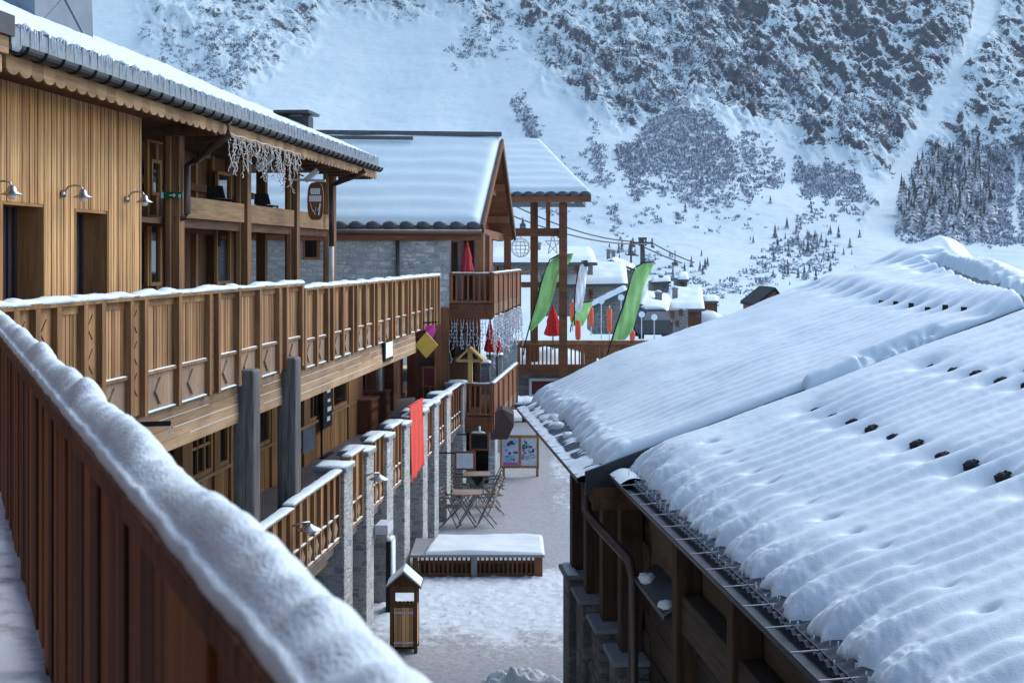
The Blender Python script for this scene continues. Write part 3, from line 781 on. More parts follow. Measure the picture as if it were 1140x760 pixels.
# eaves, roof and snow
EO, ZE = -1.38, 2.05; s0r, s1r = 13.3, 31.9; kk = .4375
mb = MB(th); mb.box(s0r, s1r - .1, -6.2, EO - .14, 1.97, 2.03); mb.build('soffit', M_dkh)
mb = MB(th)       # scalloped fascia board
a = s0r
while a < s1r - .05:
    w = .28; n = 8
    prof = [(a + w * i / n, EO - .10, 1.845 - .055 * abs(math.sin(math.pi * i / n))**.6 + .03) for i in range(n + 1)]
    mb.prism([(a, EO - .10, 2.03)] + prof + [(a + w, EO - .10, 2.03)], (0, -.03, 0)); a += w
mb.build('scalloped_fascia', M_balh)
mb = MB(th)
for k in range(18): 
    s = s0r + .4 + k * 1.05; mb = MB(th); mb.hexa([(s, EO - .14, 1.80), (s + .12, EO - .14, 1.80), (s + .12, -2.3, 1.80), (s, -2.3, 1.80), (s, EO - .14, 1.97), (s + .12, EO - .14, 1.97), (s + .12, -2.3, 1.969), (s, -2.3, 1.969)]) if s > 19 else None
    if s > 19: mb.build('rafter_end', M_dkw)
mb = MB(th)       # half-round gutter with brackets
n = 8; up = []; dn = []
for s in (s0r, s1r):
    r1 = [(s, EO - .01 + .085 * math.cos(math.pi + math.pi * i / n), 2.085 + .085 * math.sin(math.pi + math.pi * i / n)) for i in range(n + 1)]
    r2 = [(s, EO - .01 + .075 * math.cos(math.pi + math.pi * i / n), 2.085 + .075 * math.sin(math.pi + math.pi * i / n)) for i in range(n + 1)]
    up.append([mb.P(p) for p in r1]); dn.append([mb.P(p) for p in r2])
for i in range(n):
    mb.f(up[0][i], up[0][i + 1], up[1][i + 1], up[1][i]); mb.f(dn[0][i], dn[1][i], dn[1][i + 1], dn[0][i + 1])
for i in (0, n): mb.f(up[0][i], up[1][i], dn[1][i], dn[0][i])
for e in (0, 1): mb.f(*(up[e] + dn[e][::-1]))
gut = mb.build('gutter', M_dark)
for s in np.arange(s0r + .1, s1r, .42):
    mb = MB(th); mb.tube([(s, EO - .01 + .093 * math.cos(math.pi + math.pi * i / n), 2.085 + .093 * math.sin(math.pi + math.pi * i / n)) for i in range(n + 1)], .014, 5); mb.build('gutter_bracket', M_blk, gut)
RZ = lambda o: 2.10 + kk * (-(o - (EO - .04)))       # roof plane
def roofpt(s, o, d=0): return (s, o, RZ(o) + d)
mb = MB(th)
for q in ((EO - .04, -6.4),):
    mb.hexa([roofpt(s0r, q[0], -.06), roofpt(s1r, q[0], -.06), roofpt(s1r, q[1], -.06), roofpt(s0r, q[1], -.06), roofpt(s0r, q[0]), roofpt(s1r, q[0]), roofpt(s1r, q[1]), roofpt(s0r, q[1])])
# the far slope of the roof, falling away behind the ridge
mb.hexa([(s0r, -6.401, RZ(-6.4) - .06), (s1r, -6.401, RZ(-6.4) - .06), (s1r, -11, 2.1), (s0r, -11, 2.1), (s0r, -6.401, RZ(-6.4)), (s1r, -6.401, RZ(-6.4)), (s1r, -11, 2.2), (s0r, -11, 2.2)])
roof = mb.build('roof', M_gtile)
mb = MB(th)       # ribbed metal edge below the snow
s = s0r
while s < s1r - .02:
    zt = .20 + R.uniform(-.005, .005)
    mb.hexa([(s + .01, EO - .05, 2.10), (s + .205, EO - .05, 2.10), (s + .205, EO - .14, 2.13), (s + .01, EO - .14, 2.13), (s + .01, EO - .055, 2.10 + zt), (s + .205, EO - .055, 2.10 + zt), (s + .205, EO - .16, 2.15 + zt), (s + .01, EO - .16, 2.15 + zt)])
    mb.box(s + .206, s + .222, EO - .12, EO - .048, 2.10, 2.335); s += .215
mb.build('eave_guard', M_gtile, roof)
mb = MB(th)
u = np.linspace(s0r - .02, s1r + .03, 460); v = np.linspace(0, 5.0, 50); U, Vv = np.meshgrid(u, v)
th_ = .22 * np.sqrt(np.clip(1 - (1 - np.clip(Vv / .22, 0, 1))**2, 0, 1)) * (1 + .16 * fbm(U * 1.1, Vv * 1.3, 3, 8)) + .012 * np.cos(U * 2 * np.pi / .215) * sst(1.5, .1, Vv)
edge = .03 * fbm(U * 3, U * 0, 3, 3) * (Vv < .12)
Oo = EO - .10 - Vv + edge
mb.sheet(np.stack([U, Oo, RZ(Oo) + .01 + .10 * sst(.16, .0, Vv) + th_ * sst(-.02, .25, U - s0r + .02) * sst(-.02, .25, s1r + .03 - U)], -1))
mb.build('roof_snow', M_rsnow, roof, smooth=True)
mb = MB(th)
for s in np.arange(s0r + .05, s1r, .082):
    if R.random() < (.9 if s < 24 else .75):
        l = R.uniform(.05, .20) * (1.25 if R.random() < .2 else .8); o = EO - .04 + R.uniform(0, .025)
        mb.tube([(s, o, 2.325), (s + R.uniform(-.004, .004), o, 2.325 - l * .5), (s, o, 2.325 - l)], [.012, .008, .002], 5)
mb.build('icicle_fringe', M_ice, roof, smooth=True)['kind'] = 'stuff'
mb = MB(th)       # clods where snow clings to the guard
for s in np.arange(s0r, s1r, .43): mb.ball((s, EO - .10, 2.35), R.uniform(.03, .05), (1.4, 1, .7), .2, 8, 5, int(s * 99))
mb.build('snow_clod', M_rsnow, roof, smooth=True)
def pitchbox(mb, s0, s1, o0, o1, z1, tp=.0):
    mb.hexa([(s0, o0, RZ(o0) - .05), (s1, o0, RZ(o0) - .05), (s1, o1, RZ(o1) - .05), (s0, o1, RZ(o1) - .05), (s0 + tp, o0 - tp, z1), (s1 - tp, o0 - tp, z1), (s1 - tp, o1 + tp, z1), (s0 + tp, o1 + tp, z1)])
oc = -5.2; c0 = L.sol(42, oc)
mb = MB(th); pitchbox(mb, c0 - 0.1, c0 + .0 + 2.3, oc, oc - 1.0, 6.6, .07)
for (p, q) in (((c0 - .1, oc + .004, RZ(oc)), (c0 + 2.2, oc - .03, RZ(oc) + 1.5)), ((c0 + 2.2, oc + .004, RZ(oc)), (c0 - .1, oc - .03, RZ(oc) + 1.5))): mb.bar(p, q, .03, .02)
mb.bar((c0 - .106, oc, RZ(oc)), (c0 - .06, oc - .9, RZ(oc) + 1.3), .03, .02)
mb.build('chimney_cladding', plain('zinc_cladding', (.13, .16, .20), .4, .5, .5, .2, 2), roof)
ov = -2.9; c1 = L.sol(338, ov)
mb = MB(th); mb.box(c1 - .35, c1 + .1, ov - .3, ov + .2, RZ(ov) - .2, 3.16); mb.box(c1 - .75, c1 + .3, ov - .5, ov + .3, 3.20, 3.26)
for d in (-.3, .05):
    mb.box(c1 + d, c1 + d + .06, ov + .05, ov + .12, 3.14, 3.22)
mb.build('roof_vent', M_dark, roof)
# downpipes
def pipe(th, pts, r, mat, nm='downpipe', parent=None):
    mb = MB(th); mb.tube(pts, r, 10); return mb.build(nm, mat, parent, smooth=True)
sg = L.sol(255, EO); sp_ = L.sol(210, -2.2)
pipe(th, [(sg, EO - .01, 2.02), (sg, EO - .01, 1.80), (sg - .1, EO - .1, 1.72), (sp_ + .12, -2.1, 1.50), (sp_, -2.22, 1.40), (sp_, -2.22, .66), (sp_ - .02, -2.26, .60), (sp_ - .1, -2.4, .58)], .055, M_pipe)
sg = L.sol(405, EO); sp_ = L.sol(369, -2.2)
pp = pipe(th, [(sg, EO - .01, 2.02), (sg, EO - .01, 1.88), (sg - .15, EO - .1, 1.80), (sp_ + .1, -2.1, 1.66), (sp_, -2.2, 1.58), (sp_, -2.2, .22)], .06, M_pipe)
pipe(th, [(sp_, -2.2, .22), (sp_, -2.2, -1.5)], .058, M_ltgr, 'pipe_sleeve', pp)
# roof edge of the next block, cut by the left border
t2 = Thing('neighbouring_eave', 'short timber beam end and black downpipe elbow of another eave, upper left corner', 'eave', L, (9, -1.5, 1.8))
mb = MB(t2); mb.box(8, 13.2, -2.2, -1.40, 1.98, 2.16); mb.box(8, 13.14, -2.2, -1.44, 1.80, 1.979); mb.build('beam', M_balh, bevel=.01)
mb = MB(t2); mb.box(8, 13.24, -2.3, -1.36, 2.162, 2.37); mb.build('flashing', M_dark)
pipe(t2, [(13.0, -1.5, 1.80), (13.02, -1.5, 1.66), (12.9, -1.55, 1.56), (12.5, -1.8, 1.50)], .075, M_blk, 'pipe_elbow')
# wall lamps
def wall_lamp(x, y, label):
    s = L.sol(x - 8, -2.29); z = L.zz(y, s, -2.2)
    t = Thing('wall_lamp', label, 'wall lamp', L, (s, -2.29, z), 'galvanised lamps on the slatted wall')
    mb = MB(t); mb.tube([(s, -2.30, z - .02), (s, -2.262, z - .02)], .045, 12); mb.tube([(s, -2.27, z), (s, -2.22, z + .07), (s + .03, -2.15, z + .085), (s + .06, -2.08, z + .07), (s + .06, -2.06, z + .03)], .012, 7); mb.build('arm', M_galv, smooth=True)
    c = (s + .06, -2.06, z)
    mb = MB(t); mb.lathe(c, [(.02, .04), (.035, .035), (.05, 0), (.055, -.025), (.118, -.06), (.12, -.066), (.05, -.05)], 18); mb.build('shade', M_galv, smooth=True)
    mb = MB(t); mb.lathe(c, [(.045, -.05), (.05, -.08), (.04, -.105), (.015, -.115)], 14); mb.build('glass_bowl', M_wht, smooth=True)
wall_lamp(-4, 210, 'galvanised bell lamp half cut by the left border above the nearest doorway')
wall_lamp(78, 214, 'galvanised bell lamp on the slatted wall between the two doorways')
wall_lamp(149, 220, 'galvanised bell lamp at the far corner of the slatted wall')
# exit sign
s = L.sol(193, -2.35); z = L.zz(217.5, s, -2.3)
t = Thing('exit_sign', 'small green and white exit sign with arrow hung under the porch beam', 'sign', L, (s, -2.3, z))
mb = MB(t); mb.box(s - .02, s + .02, -2.56, -2.20, z - .05, z + .05); mb.build('plate', M_sgrn)
mb = MB(t); e = s - .0235
mb.box(e, e + .003, -2.54, -2.50, z - .045, z + .045); mb.box(e, e + .003, -2.41, -2.34, z - .01, z + .01); mb.prism([(e, -2.34, z + .035), (e, -2.34, z - .035), (e, -2.30, z)], (.003, 0, 0)); mb.box(e, e + .003, -2.26, -2.225, z - .04, z + .015); mb.build('pictogram', M_wht)
mb = MB(t); mb.box(s - .01, s + .01, -2.5, -2.49, z + .065, z + .14); mb.box(s - .01, s + .01, -2.27, -2.26, z + .065, z + .14); mb.build('hanger', M_blk)
# icicle light curtain
t = Thing('icicle_lights', 'white icicle light curtain hanging from the scalloped fascia board', 'string lights', L, (L.sol(255, EO), EO, 1.85))
mb = MB(t); s = L.sol(256, EO - .06); e = L.sol(334, EO - .06); mb.tube([(x, EO - .05, 1.86 + .01 * math.sin(x * 9)) for x in np.arange(s, e, .1)], .008, 5)
x = s
while x < e:
    l = R.choice((.22, .34, .5, .62)) * R.uniform(.8, 1.1); o = EO - .05; zz_ = 1.86; px_, po = x, o; k = 0
    while zz_ > 1.86 - l:
        nx_, no, nz_ = px_ + R.uniform(-.035, .035), po + R.uniform(-.03, .03), zz_ - .06
        mb.bar((px_, po, zz_), (nx_, no, nz_), .009); 
        if k % 1 == 0: mb.bar((nx_, no, nz_), (nx_ + R.uniform(-.05, .05), no + R.uniform(-.05, .05), nz_ - R.uniform(.02, .05)), .010)
        px_, po, zz_ = nx_, no, nz_; k += 1
    x += R.uniform(.07, .12)
mb.solo(plain('light_string', (.55, .51, .46), .5))
# floodlights
for x, y, lab in ((292, 183, 'grey box floodlight under the eave beside the icicle lights'), (345, 196, 'grey box floodlight above the oval hanging sign')):
    s = L.sol(x, -1.9); z = L.zz(y, s, -1.9)
    t = Thing('floodlight', lab, 'floodlight', L, (s, -1.9, z), 'floodlights under the eave')
    mb = MB(t); mb.bar((s, -2.0, z - .1), (s + .05, -1.75, z + .12), .22, .10); mb.build('housing', M_ltgr, bevel=.01)
    mb = MB(t); mb.bar((s, -2.03, z + .0), (s, -2.3, z + .1), .03); mb.build('bracket', M_dark)
# hanging sign
s = L.sol(351, -1.75); zt = L.zz(203, s, -1.7); zb = L.zz(245, s, -1.7); zc = (zt + zb) / 2; hh_ = (zt - zb) / 2
t = Thing('hanging_sign', 'brown oval sign with white panels hung from a bracket on the porch corner', 'sign', L, (s, -1.75, zc))
def oval(b, hw, hh, off=0): return [(s + off, b + hw * math.copysign(abs(math.cos(q))**.6, math.cos(q)), zc + hh * math.copysign(abs(math.sin(q))**.7, math.sin(q))) for q in [6.2832 * i / 28 for i in range(28)]]
bo = -1.75
mb = MB(t); mb.prism(oval(bo, .165, hh_), (.05, 0, 0)); mb.build('board', M_redh)
mb = MB(t)
for z_, n_, w_ in ((zc + hh_ * .52, 5, .20), (zc + hh_ * .14, 6, .25)):
    for i in range(n_): 
        b0 = bo - w_ / 2 + w_ * i / n_; mb.box(s - .006, s - .001, b0 + .003, b0 + w_ / n_ - .003, z_ - .06, z_ + .06)
for p, q in (((bo - .10, -.1), (bo - .05, -.55)), ((bo - .05, -.45), (bo + .01, -.75)), ((bo + .02, -.3), (bo - .02, -.7)), ((bo + .10, -.12), (bo + .07, -.75)), ((bo + .11, -.2), (bo + .04, -.5))):
    mb.bar((s - .003, p[0], zc + hh_ * p[1]), (s - .003, q[0], zc + hh_ * q[1]), .028, .006)
mb.build('lettering', M_wht)
mb = MB(t); mb.bar((s + .02, -2.3, zt + .06), (s + .02, -1.55, zt + .03), .05, .05); mb.bar((s + .02, -1.75, zt + .04), (s + .02, -1.75, zt - .02), .02); mb.build('bracket', M_ltgr)
# things on the gallery floor
def simple_chair(t, M, col, seat=.45, w=.42, back=.42):
    pass
for x, y, lab in ((241, 221, 'dark garden chair back showing over the first porch band'), (292, 224, 'dark garden chair back showing over the second porch band')):
    s = L.sol(x, -2.9); z = .58
    t = Thing('garden_chair', lab, 'chair', L, (s, -2.9, z), 'chairs on the porch gallery')
    mb = MB(t); mb.box(s - .24, s + .22, -3.1, -2.62, z + .42, z + .45); mb.build('seat', M_blk)
    mb = MB(t); mb.hexa([(s - .24, -3.0, z + .46), (s - .21, -3.0, z + .46), (s - .21, -2.66, z + .46), (s - .24, -2.66, z + .46), (s - .30, -2.98, z + .68), (s - .27, -2.98, z + .68), (s - .27, -2.70, z + .68), (s - .30, -2.70, z + .68)]); mb.build('backrest', M_dark)
    for da in (-.22, .18):
        for o in (-3.08, -2.66): 
            mb = MB(t); mb.box(s + da, s + da + .03, o, o + .03, z, z + .42); mb.build('leg', M_blk)
# ------------------------------------------------------------------ arcade with the shop gallery on top
FZ = -4.3; RT = -3.20
th = Thing('shop_gallery', 'raised shop walkway on stone piers with timber rails and shop fronts', 'arcade', L, (10, -1, G))
mb = MB(th); mb.box(10, 46, -3.0, .20, FZ - .16, FZ); mb.build('floor', M_flr)
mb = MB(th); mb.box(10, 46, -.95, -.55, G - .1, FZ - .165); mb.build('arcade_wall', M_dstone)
mb = MB(th); mb.box(10, 46, -.5, .12, FZ - .30, FZ - .165); mb.build('edge_beam', M_balh)
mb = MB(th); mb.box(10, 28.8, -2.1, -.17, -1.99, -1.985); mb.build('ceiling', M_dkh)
PS = [20.42, 22.08, 23.85, 25.6, 27.75, 29.3, 31.15, 33.95]
for i, s in enumerate(PS):
    w = .60; mb = MB(th); mb.box(s, s + w, -.10, .34, G - .1, RT - .06); p = mb.build('stone_pier', M_pier, bevel=.015)
    mb = MB(th); mb.box(s - .04, s + w + .04, -.14, .38, RT - .058, RT); mb.build('cap_stone', M_cap, p, bevel=.01)
    mb = MB(th); mb.box(s - .03, s + w + .03, -.13, .37, RT + .001, RT + .03); mb.snow((s - .03, .12, RT + .02), (s + w + .03, .12, RT + .02), .48, .03, i, .05, .5); mb.build('cap_snow', M_snow, p)
def rail_section(th, s0, s1, top, mw, ledge=True, pale=M_pale, out=.26, bot=FZ + .05, snow=True):
    ln = s1 - s0; n = max(2, round(ln / .42)); mb = MB(th); bo = MB(th); sn = MB(th); dm = MB(th)
    for k in range(n + 1):
        c = s0 + .03 + (ln - .06) * k / n; mb.box(c - .03, c + .03, out - .06, out + .03, bot, top - .04)
    for k in range(n):
        a = s0 + .06 + (ln - .06) * k / n; e = s0 + (ln - .06) * (k + 1) / n; q = 3; w = (e - a) / q
        for j in range(q): bo.box(a + j * w + .004, a + (j + 1) * w - .004, out - .04, out - .02 + .008 * (j % 2), bot + .34 if ledge else bot, top - .045)
        if ledge:
            bo.box(a, e, out - .04, out - .018, bot + .03, bot + .335)
            c = (a + e) / 2; zc = bot + .18; hw = min(.13, (e - a) * .42)
            dm.prism([(c - hw, out - .017, zc), (c, out - .017, zc + .13), (c + hw, out - .017, zc), (c, out - .017, zc - .13)], (0, .03, 0))
            bo.box(a, e, out - .04, out + .015, bot + .34, bot + .36); sn.box(a, e, out - .02, out + .02, bot + .361, bot + .378)
    mb.box(s0, s1, out - .03, out + .02, bot - .04, bot + .025)
    sn.box(s0, s1, out - .02, out + .03, bot + .026, bot + .04)
    mb.box(s0, s1, out - .09, out + .05, top - .04, top)
    fr = mb.build('rail_section', mw, bevel=.004); bo.build('boards', mw, fr)
    if ledge: dm.build('diamond_panel', pale, fr)
    if snow:
        sn.snow((s0 - .02, out - .02, top), (s1 + .02, out - .02, top), .17, .030, int(s0 * 3), .05, .5, 2, 9, .01)
        sn.build('rail_snow', M_snow, fr, smooth=True)
rail_section(th, 10.0, 12.17, RT - .12, M_balc); rail_section(th, 12.2, 15.0, RT - .12, M_balc); rail_section(th, 15.02, 17.55, RT - .06, M_balc); rail_section(th, 17.58, 20.38, RT - .02, M_balc)
for i in range(4): rail_section(th, PS[i] + .62, PS[i + 1] - .02, RT + .10, M_balc)
rail_section(th, PS[4] + .62, PS[5] - .02, RT + .02, M_red); rail_section(th, PS[5] + .62, PS[6] - .02, RT + .02, M_red); rail_section(th, PS[6] + .62, PS[7] - .02, RT + .02, M_red)
# shop front
SO = -2.1
def SX(x, o=SO): return L.sol(x, o)
mb = MB(th)
s = 14.0
while s < 32.4:
    mb.box(s, s + .115, SO - .05, SO + R.uniform(-.004, .006), FZ + .001, FZ + .78); s += .12
mb.build('dado_boards', M_honey)
mb = MB(th); mb.box(14, 32.4, SO - .06, SO + .06, FZ + .781, FZ + .83); mb.build('sill', M_balh)
mb = MB(th); mb.box(13, 32.5, SO - .4, SO - .36, FZ, -1.99); mb.build('shop_glass', M_gldk)
for x0, x1 in ((200, 211), (236, 242), (254, 268), (300, 309), (336, 343), (386, 397)):
    mb = MB(th); mb.box(SX(x0), SX(x1), SO - .1, SO + .05, FZ, -1.99); mb.build('shop_post', M_honey, bevel=.005)
for x0, x1, nx, nz, mat, g_ in ((211.5, 235.5, 3, 3, M_balc, M_gldk), (242.5, 253.5, 1, 1, M_honey, M_gldk), (285, 300, 1, 1, M_honey, M_gldk), (343.5, 358.5, 3, 2, M_honey, M_gldk), (370, 386, 1, 1, M_honey, M_gldk)):
    window(th, SX(x0), SX(x1), SO - .05, FZ + .84, -2.05, mat, g_, nx, nz, .07, .07, 'shop_window')
mb = MB(th); mb.box(SX(242), SX(254.5), SO - .7, SO - .06, FZ + 1.05, FZ + 1.09); mb.box(SX(242), SX(254.5), SO - .7, SO - .06, FZ + 1.75, FZ + 1.79); mb.build('display_shelf', M_honey)
# farther, red-brown shop front below the stone chalet
mb = MB(th)
s = 33.0
while s < 46:
    mb.box(s, s + .145, SO - .45, SO - .40 + R.uniform(0, .012), FZ, -1.7); s += .15
mb.build('red_boards', M_red)
for x0, x1, m_ in ((397.5, 403, M_redh), (418, 421, M_red), (437.5, 442, M_redh), (462, 464, M_red)):
    a = L.sol(x0, SO); mb = MB(th); mb.box(a, L.sol(x1, SO), SO - .25, SO + .02, FZ, -1.7); mb.build('shop_post', m_)
for x0, x1, z0, z1 in ((404, 416, -3.5, -2.0), (446, 457, FZ + .05, -2.1)):
    window(th, L.sol(x0, SO - .4), L.sol(x1, SO - .4), SO - .385, z0, z1, M_redh, M_gldk, 1, 1, .06, .05, 'shop_window')
mb = MB(th); mb.tube([(L.sol(423, SO + .2), SO + .2, FZ), (L.sol(423, SO + .2), SO + .2, -1.99)], .055, 10); mb.build('white_pipe', M_ltgr, smooth=True)

# goods and signs about the gallery
for x, y, w, h, lab in ((409, 480, .85, .78, 'dark louvred wooden cabinet against the red-brown shop front, the nearer one'), (424, 462, .6, .8, 'dark wooden cabinet with plain front by the white pipe')):
    s = L.sol(x, -1.9); t = Thing('cabinet', lab, 'cabinet', L, (s, -1.95, FZ)); mb = MB(t)
    mb.box(s - w / 2, s + w / 2, -2.35, -1.72, FZ + .02, FZ + h); mb.build('body', M_red, bevel=.01)
    mb = MB(t); mb.box(s - w / 2 - .03, s + w / 2 + .03, -2.38, -1.69, FZ + h + .001, FZ + h + .05); mb.build('top', M_redh)
    mb = MB(t)
    for k in range(6): mb.hexa([(s - w / 2 + .06, -1.72, FZ + .12 + k * .1), (s + w / 2 - .06, -1.72, FZ + .12 + k * .1), (s + w / 2 - .06, -1.69, FZ + .10 + k * .1), (s - w / 2 + .06, -1.69, FZ + .10 + k * .1), (s - w / 2 + .06, -1.72, FZ + .19 + k * .1), (s + w / 2 - .06, -1.72, FZ + .19 + k * .1), (s + w / 2 - .06, -1.71, FZ + .19 + k * .1), (s - w / 2 + .06, -1.71, FZ + .19 + k * .1)])
    mb.build('door', M_redh)
def face_panel(mb, s, b0, b1, z0, z1, d=.03): mb.box(s, s + d, b0, b1, z0, z1)
def sign(name, lab, cat, s, b0, b1, z0, z1, mf, mp_, fw=.04, group=None):
    """a framed board facing the camera"""
    t = Thing(name, lab, cat, L, (s, (b0 + b1) / 2, z0), group)
    mb = MB(t); mb.box(s, s + .04, b0, b1, z0, z0 + fw); mb.box(s, s + .04, b0, b1, z1 - fw, z1); mb.box(s, s + .04, b0, b0 + fw, z0 + fw, z1 - fw); mb.box(s, s + .04, b1 - fw, b1, z0 + fw, z1 - fw); mb.build('frame', mf)
    mb = MB(t); mb.box(s + .008, s + .03, b0 + fw * .5, b1 - fw * .5, z0 + fw * .5, z1 - fw * .5); mb.build('panel', mp_)
    return t
def rect(x0, x1, y0, y1, s):
    """offsets and heights of a camera-facing rectangle standing at s"""
    out = []
    for x in (x0, x1):
        c = (x - CX) / F; o = ((c * (L.o[1] + s * L.a[1])) - L.o[0] - s * L.a[0]) / (L.b[0] - c * L.b[1]); out.append(o)
    return out[0], out[1], L.zz(y1, s, out[0]), L.zz(y0, s, out[0])
s = 33.2; b0, b1, z0, z1 = rect(470, 485, 408, 431, s)
t = sign('easel_board', 'maroon menu board on a small easel on the shop gallery', 'menu board', s, b0, b1, z0, z1, M_redh, M_mar)
mb = MB(t); mb.bar((s + .02, b0 + .03, z0), (s - .05, b0, FZ), .03); mb.bar((s + .02, b1 - .03, z0), (s - .05, b1, FZ), .03); mb.bar((s + .05, (b0 + b1) / 2, z0 + .2), (s + .4, (b0 + b1) / 2, FZ), .03); mb.build('easel', M_redh)
s = 26.4; b0, b1, z0, z1 = rect(335.5, 341, 479, 505, s)
t = Thing('info_plate', 'grey blue board tilted on the shop front beside the farther log column', 'sign', L, (s, b0, z0)); mb = MB(t)
mb.hexa([(s, b0, z0), (s + .5, b0 + .1, z0), (s + .5, b0 + .14, z0), (s, b0 + .04, z0), (s, b0, z1), (s + .5, b0 + .1, z1), (s + .5, b0 + .14, z1), (s, b0 + .04, z1)]); mb.build('plate', plain('blue_grey_board', (.12, .15, .19), .6))
mb = MB(t); mb.bar((s + .25, b0 + .05, z0), (s + .25, -2.05, z0 + .1), .03); mb.build('bracket', M_blk)
s0_, s1_ = L.sol(360, -1.95), L.sol(369.5, -1.95); z0, z1 = L.zz(478, s0_, -1.95), -2.06
t = Thing('black_banner', 'tall narrow black and white banner standing in front of the shop window', 'banner', L, (s0_, -1.95, FZ)); mb = MB(t)
mb.box(s0_, s1_, -1.97, -1.95, z0, z1); mb.build('cloth', M_blk)
mb = MB(t)
for k in range(7):
    zk = z0 + (z1 - z0) * (.08 + .125 * k); mb.box(s0_ + (s1_ - s0_) * R.uniform(.40, .5), s0_ + (s1_ - s0_) * R.uniform(.75, .95), -1.949, -1.946, zk, zk + R.uniform(.06, .13))
mb.build('print', M_wht)
mb = MB(t); mb.bar((s0_, -1.985, FZ), (s0_, -1.985, z1 + .01), .03); mb.box(s0_ - .1, s1_, -2.0, -1.9, FZ, FZ + .03); mb.build('stand', M_blk)
# framed notice on the beam, yellow diamond, magenta cloth
s0_, s1_ = L.sol(428, .04), L.sol(437, .04); sm = (s0_ + s1_) / 2
t = Thing('wall_notice', 'small framed white notice fixed to the beam of the carved balcony', 'notice', L, (sm, .03, -1.9)); mb = MB(t); z1, z0 = L.zz(377, sm, .04), L.zz(401, sm, .04)
mb.box(s0_, s1_, .012, .05, z0, z1); mb.build('frame', M_blk); mb = MB(t); mb.box(s0_ + .08, s1_ - .06, .051, .056, z0 + .06, z1 - .06); mb.build('sheet', M_wht)
s = 29.0
def diamond(x, y, hx, hy, s):
    o = rect(x - hx, x + hx, y - hy, y + hy, s); c = (o[0] + o[1]) / 2; h = (o[1] - o[0]) / 2; zc = (o[2] + o[3]) / 2; hz = (o[3] - o[2]) / 2
    return [(s, c - h, zc), (s, c, zc - hz), (s, c + h, zc), (s, c, zc + hz)], c, zc
poly, c, zc = diamond(474.5, 384, 13, 14.5, s)
t = Thing('diamond_board', 'plain yellow diamond board at the far end of the carved balcony', 'sign', L, (s, c, zc)); mb = MB(t); mb.prism(poly, (.04, 0, 0)); mb.build('board', M_yelp); mb = MB(t); mb.bar((s + .06, c, zc), (s + .06, -.1, zc + .2), .04); mb.build('bracket', M_blk)
b0, b1, z0, z1 = rect(473, 484, 361, 377, 29.4)
t = Thing('magenta_pennant', 'bright magenta cloth pennant behind the yellow diamond board', 'pennant', L, (29.4, b0, z0)); mb = MB(t)
mb.prism([(29.4, b0, z1 - .05), (29.45, b0 + .03, z0 + .1), (29.5, b1 - .06, z0), (29.5, b1, z0 + .18), (29.4, b1 - .02, z1)], (.02, 0, 0)); mb.build('cloth', M_mag); mb = MB(t); mb.bar((29.42, b0 - .3, z1 + .02), (29.42, b1 + .05, z1 + .05), .03); mb.build('rod', M_blk)
# red banner over the rail
t = Thing('red_banner', 'long red cloth banner hanging over the gallery rail between two stone piers', 'banner', L, (27, .33, -4.5)); mb = MB(t)
u = np.linspace(0, 1, 26); v = np.linspace(0, 1, 30); U, V_ = np.meshgrid(u, v); s0_, s1_ = 26.22, 27.74
zt = L.zz(449, 27.0, .4); zb = L.zz(539, s0_, .4) * (1 - U) + L.zz(516, s1_, .4) * U
S_ = s0_ + (s1_ - s0_) * U; O_ = .335 + .018 * np.sin(U * 19 + V_) * (.3 + V_) + .02 * V_; Z_ = zt + (zb - zt) * V_ + .02 * np.sin(U * 11) * V_
mb.sheet(np.stack([S_, O_, Z_], -1)); o = mb.build('cloth', M_ban, smooth=True)
md = o.modifiers.new('thickness', 'SOLIDIFY'); md.thickness = .008
mb = MB(t); mb.box(s0_ - .02, s1_ + .02, .29, .345, zt, zt + .025); mb.build('top_hem', M_ban)
# small gallery lamps
def dish(x, y, o, lab):
    s = L.sol(x, o + .2); z = L.zz(y, s, o + .2); t = Thing('wall_lamp', lab, 'wall lamp', L, (s, o, z), 'galvanised lamps on the gallery rail')
    mb = MB(t); mb.tube([(s - .1, o, z + .05), (s - .1, o + .1, z + .09), (s - .02, o + .2, z + .09), (s, o + .2, z + .04)], .014, 7); mb.build('arm', M_galv, smooth=True)
    mb = MB(t); mb.lathe((s, o + .2, z), [(.03, .06), (.05, .04), (.16, -.01), (.162, -.02), (.08, -.01)], 16); mb.build('shade', M_galv, smooth=True); mb = MB(t); mb.lathe((s, o + .2, z), [(.05, -.01), (.055, -.05), (.02, -.08)], 12); mb.build('glass_bowl', M_wht, smooth=True)
dish(345, 588, .29, 'galvanised bell lamp low on the nearest gallery rail below the log columns'); dish(422, 532, .36, 'galvanised bell lamp between two stone piers of the gallery')
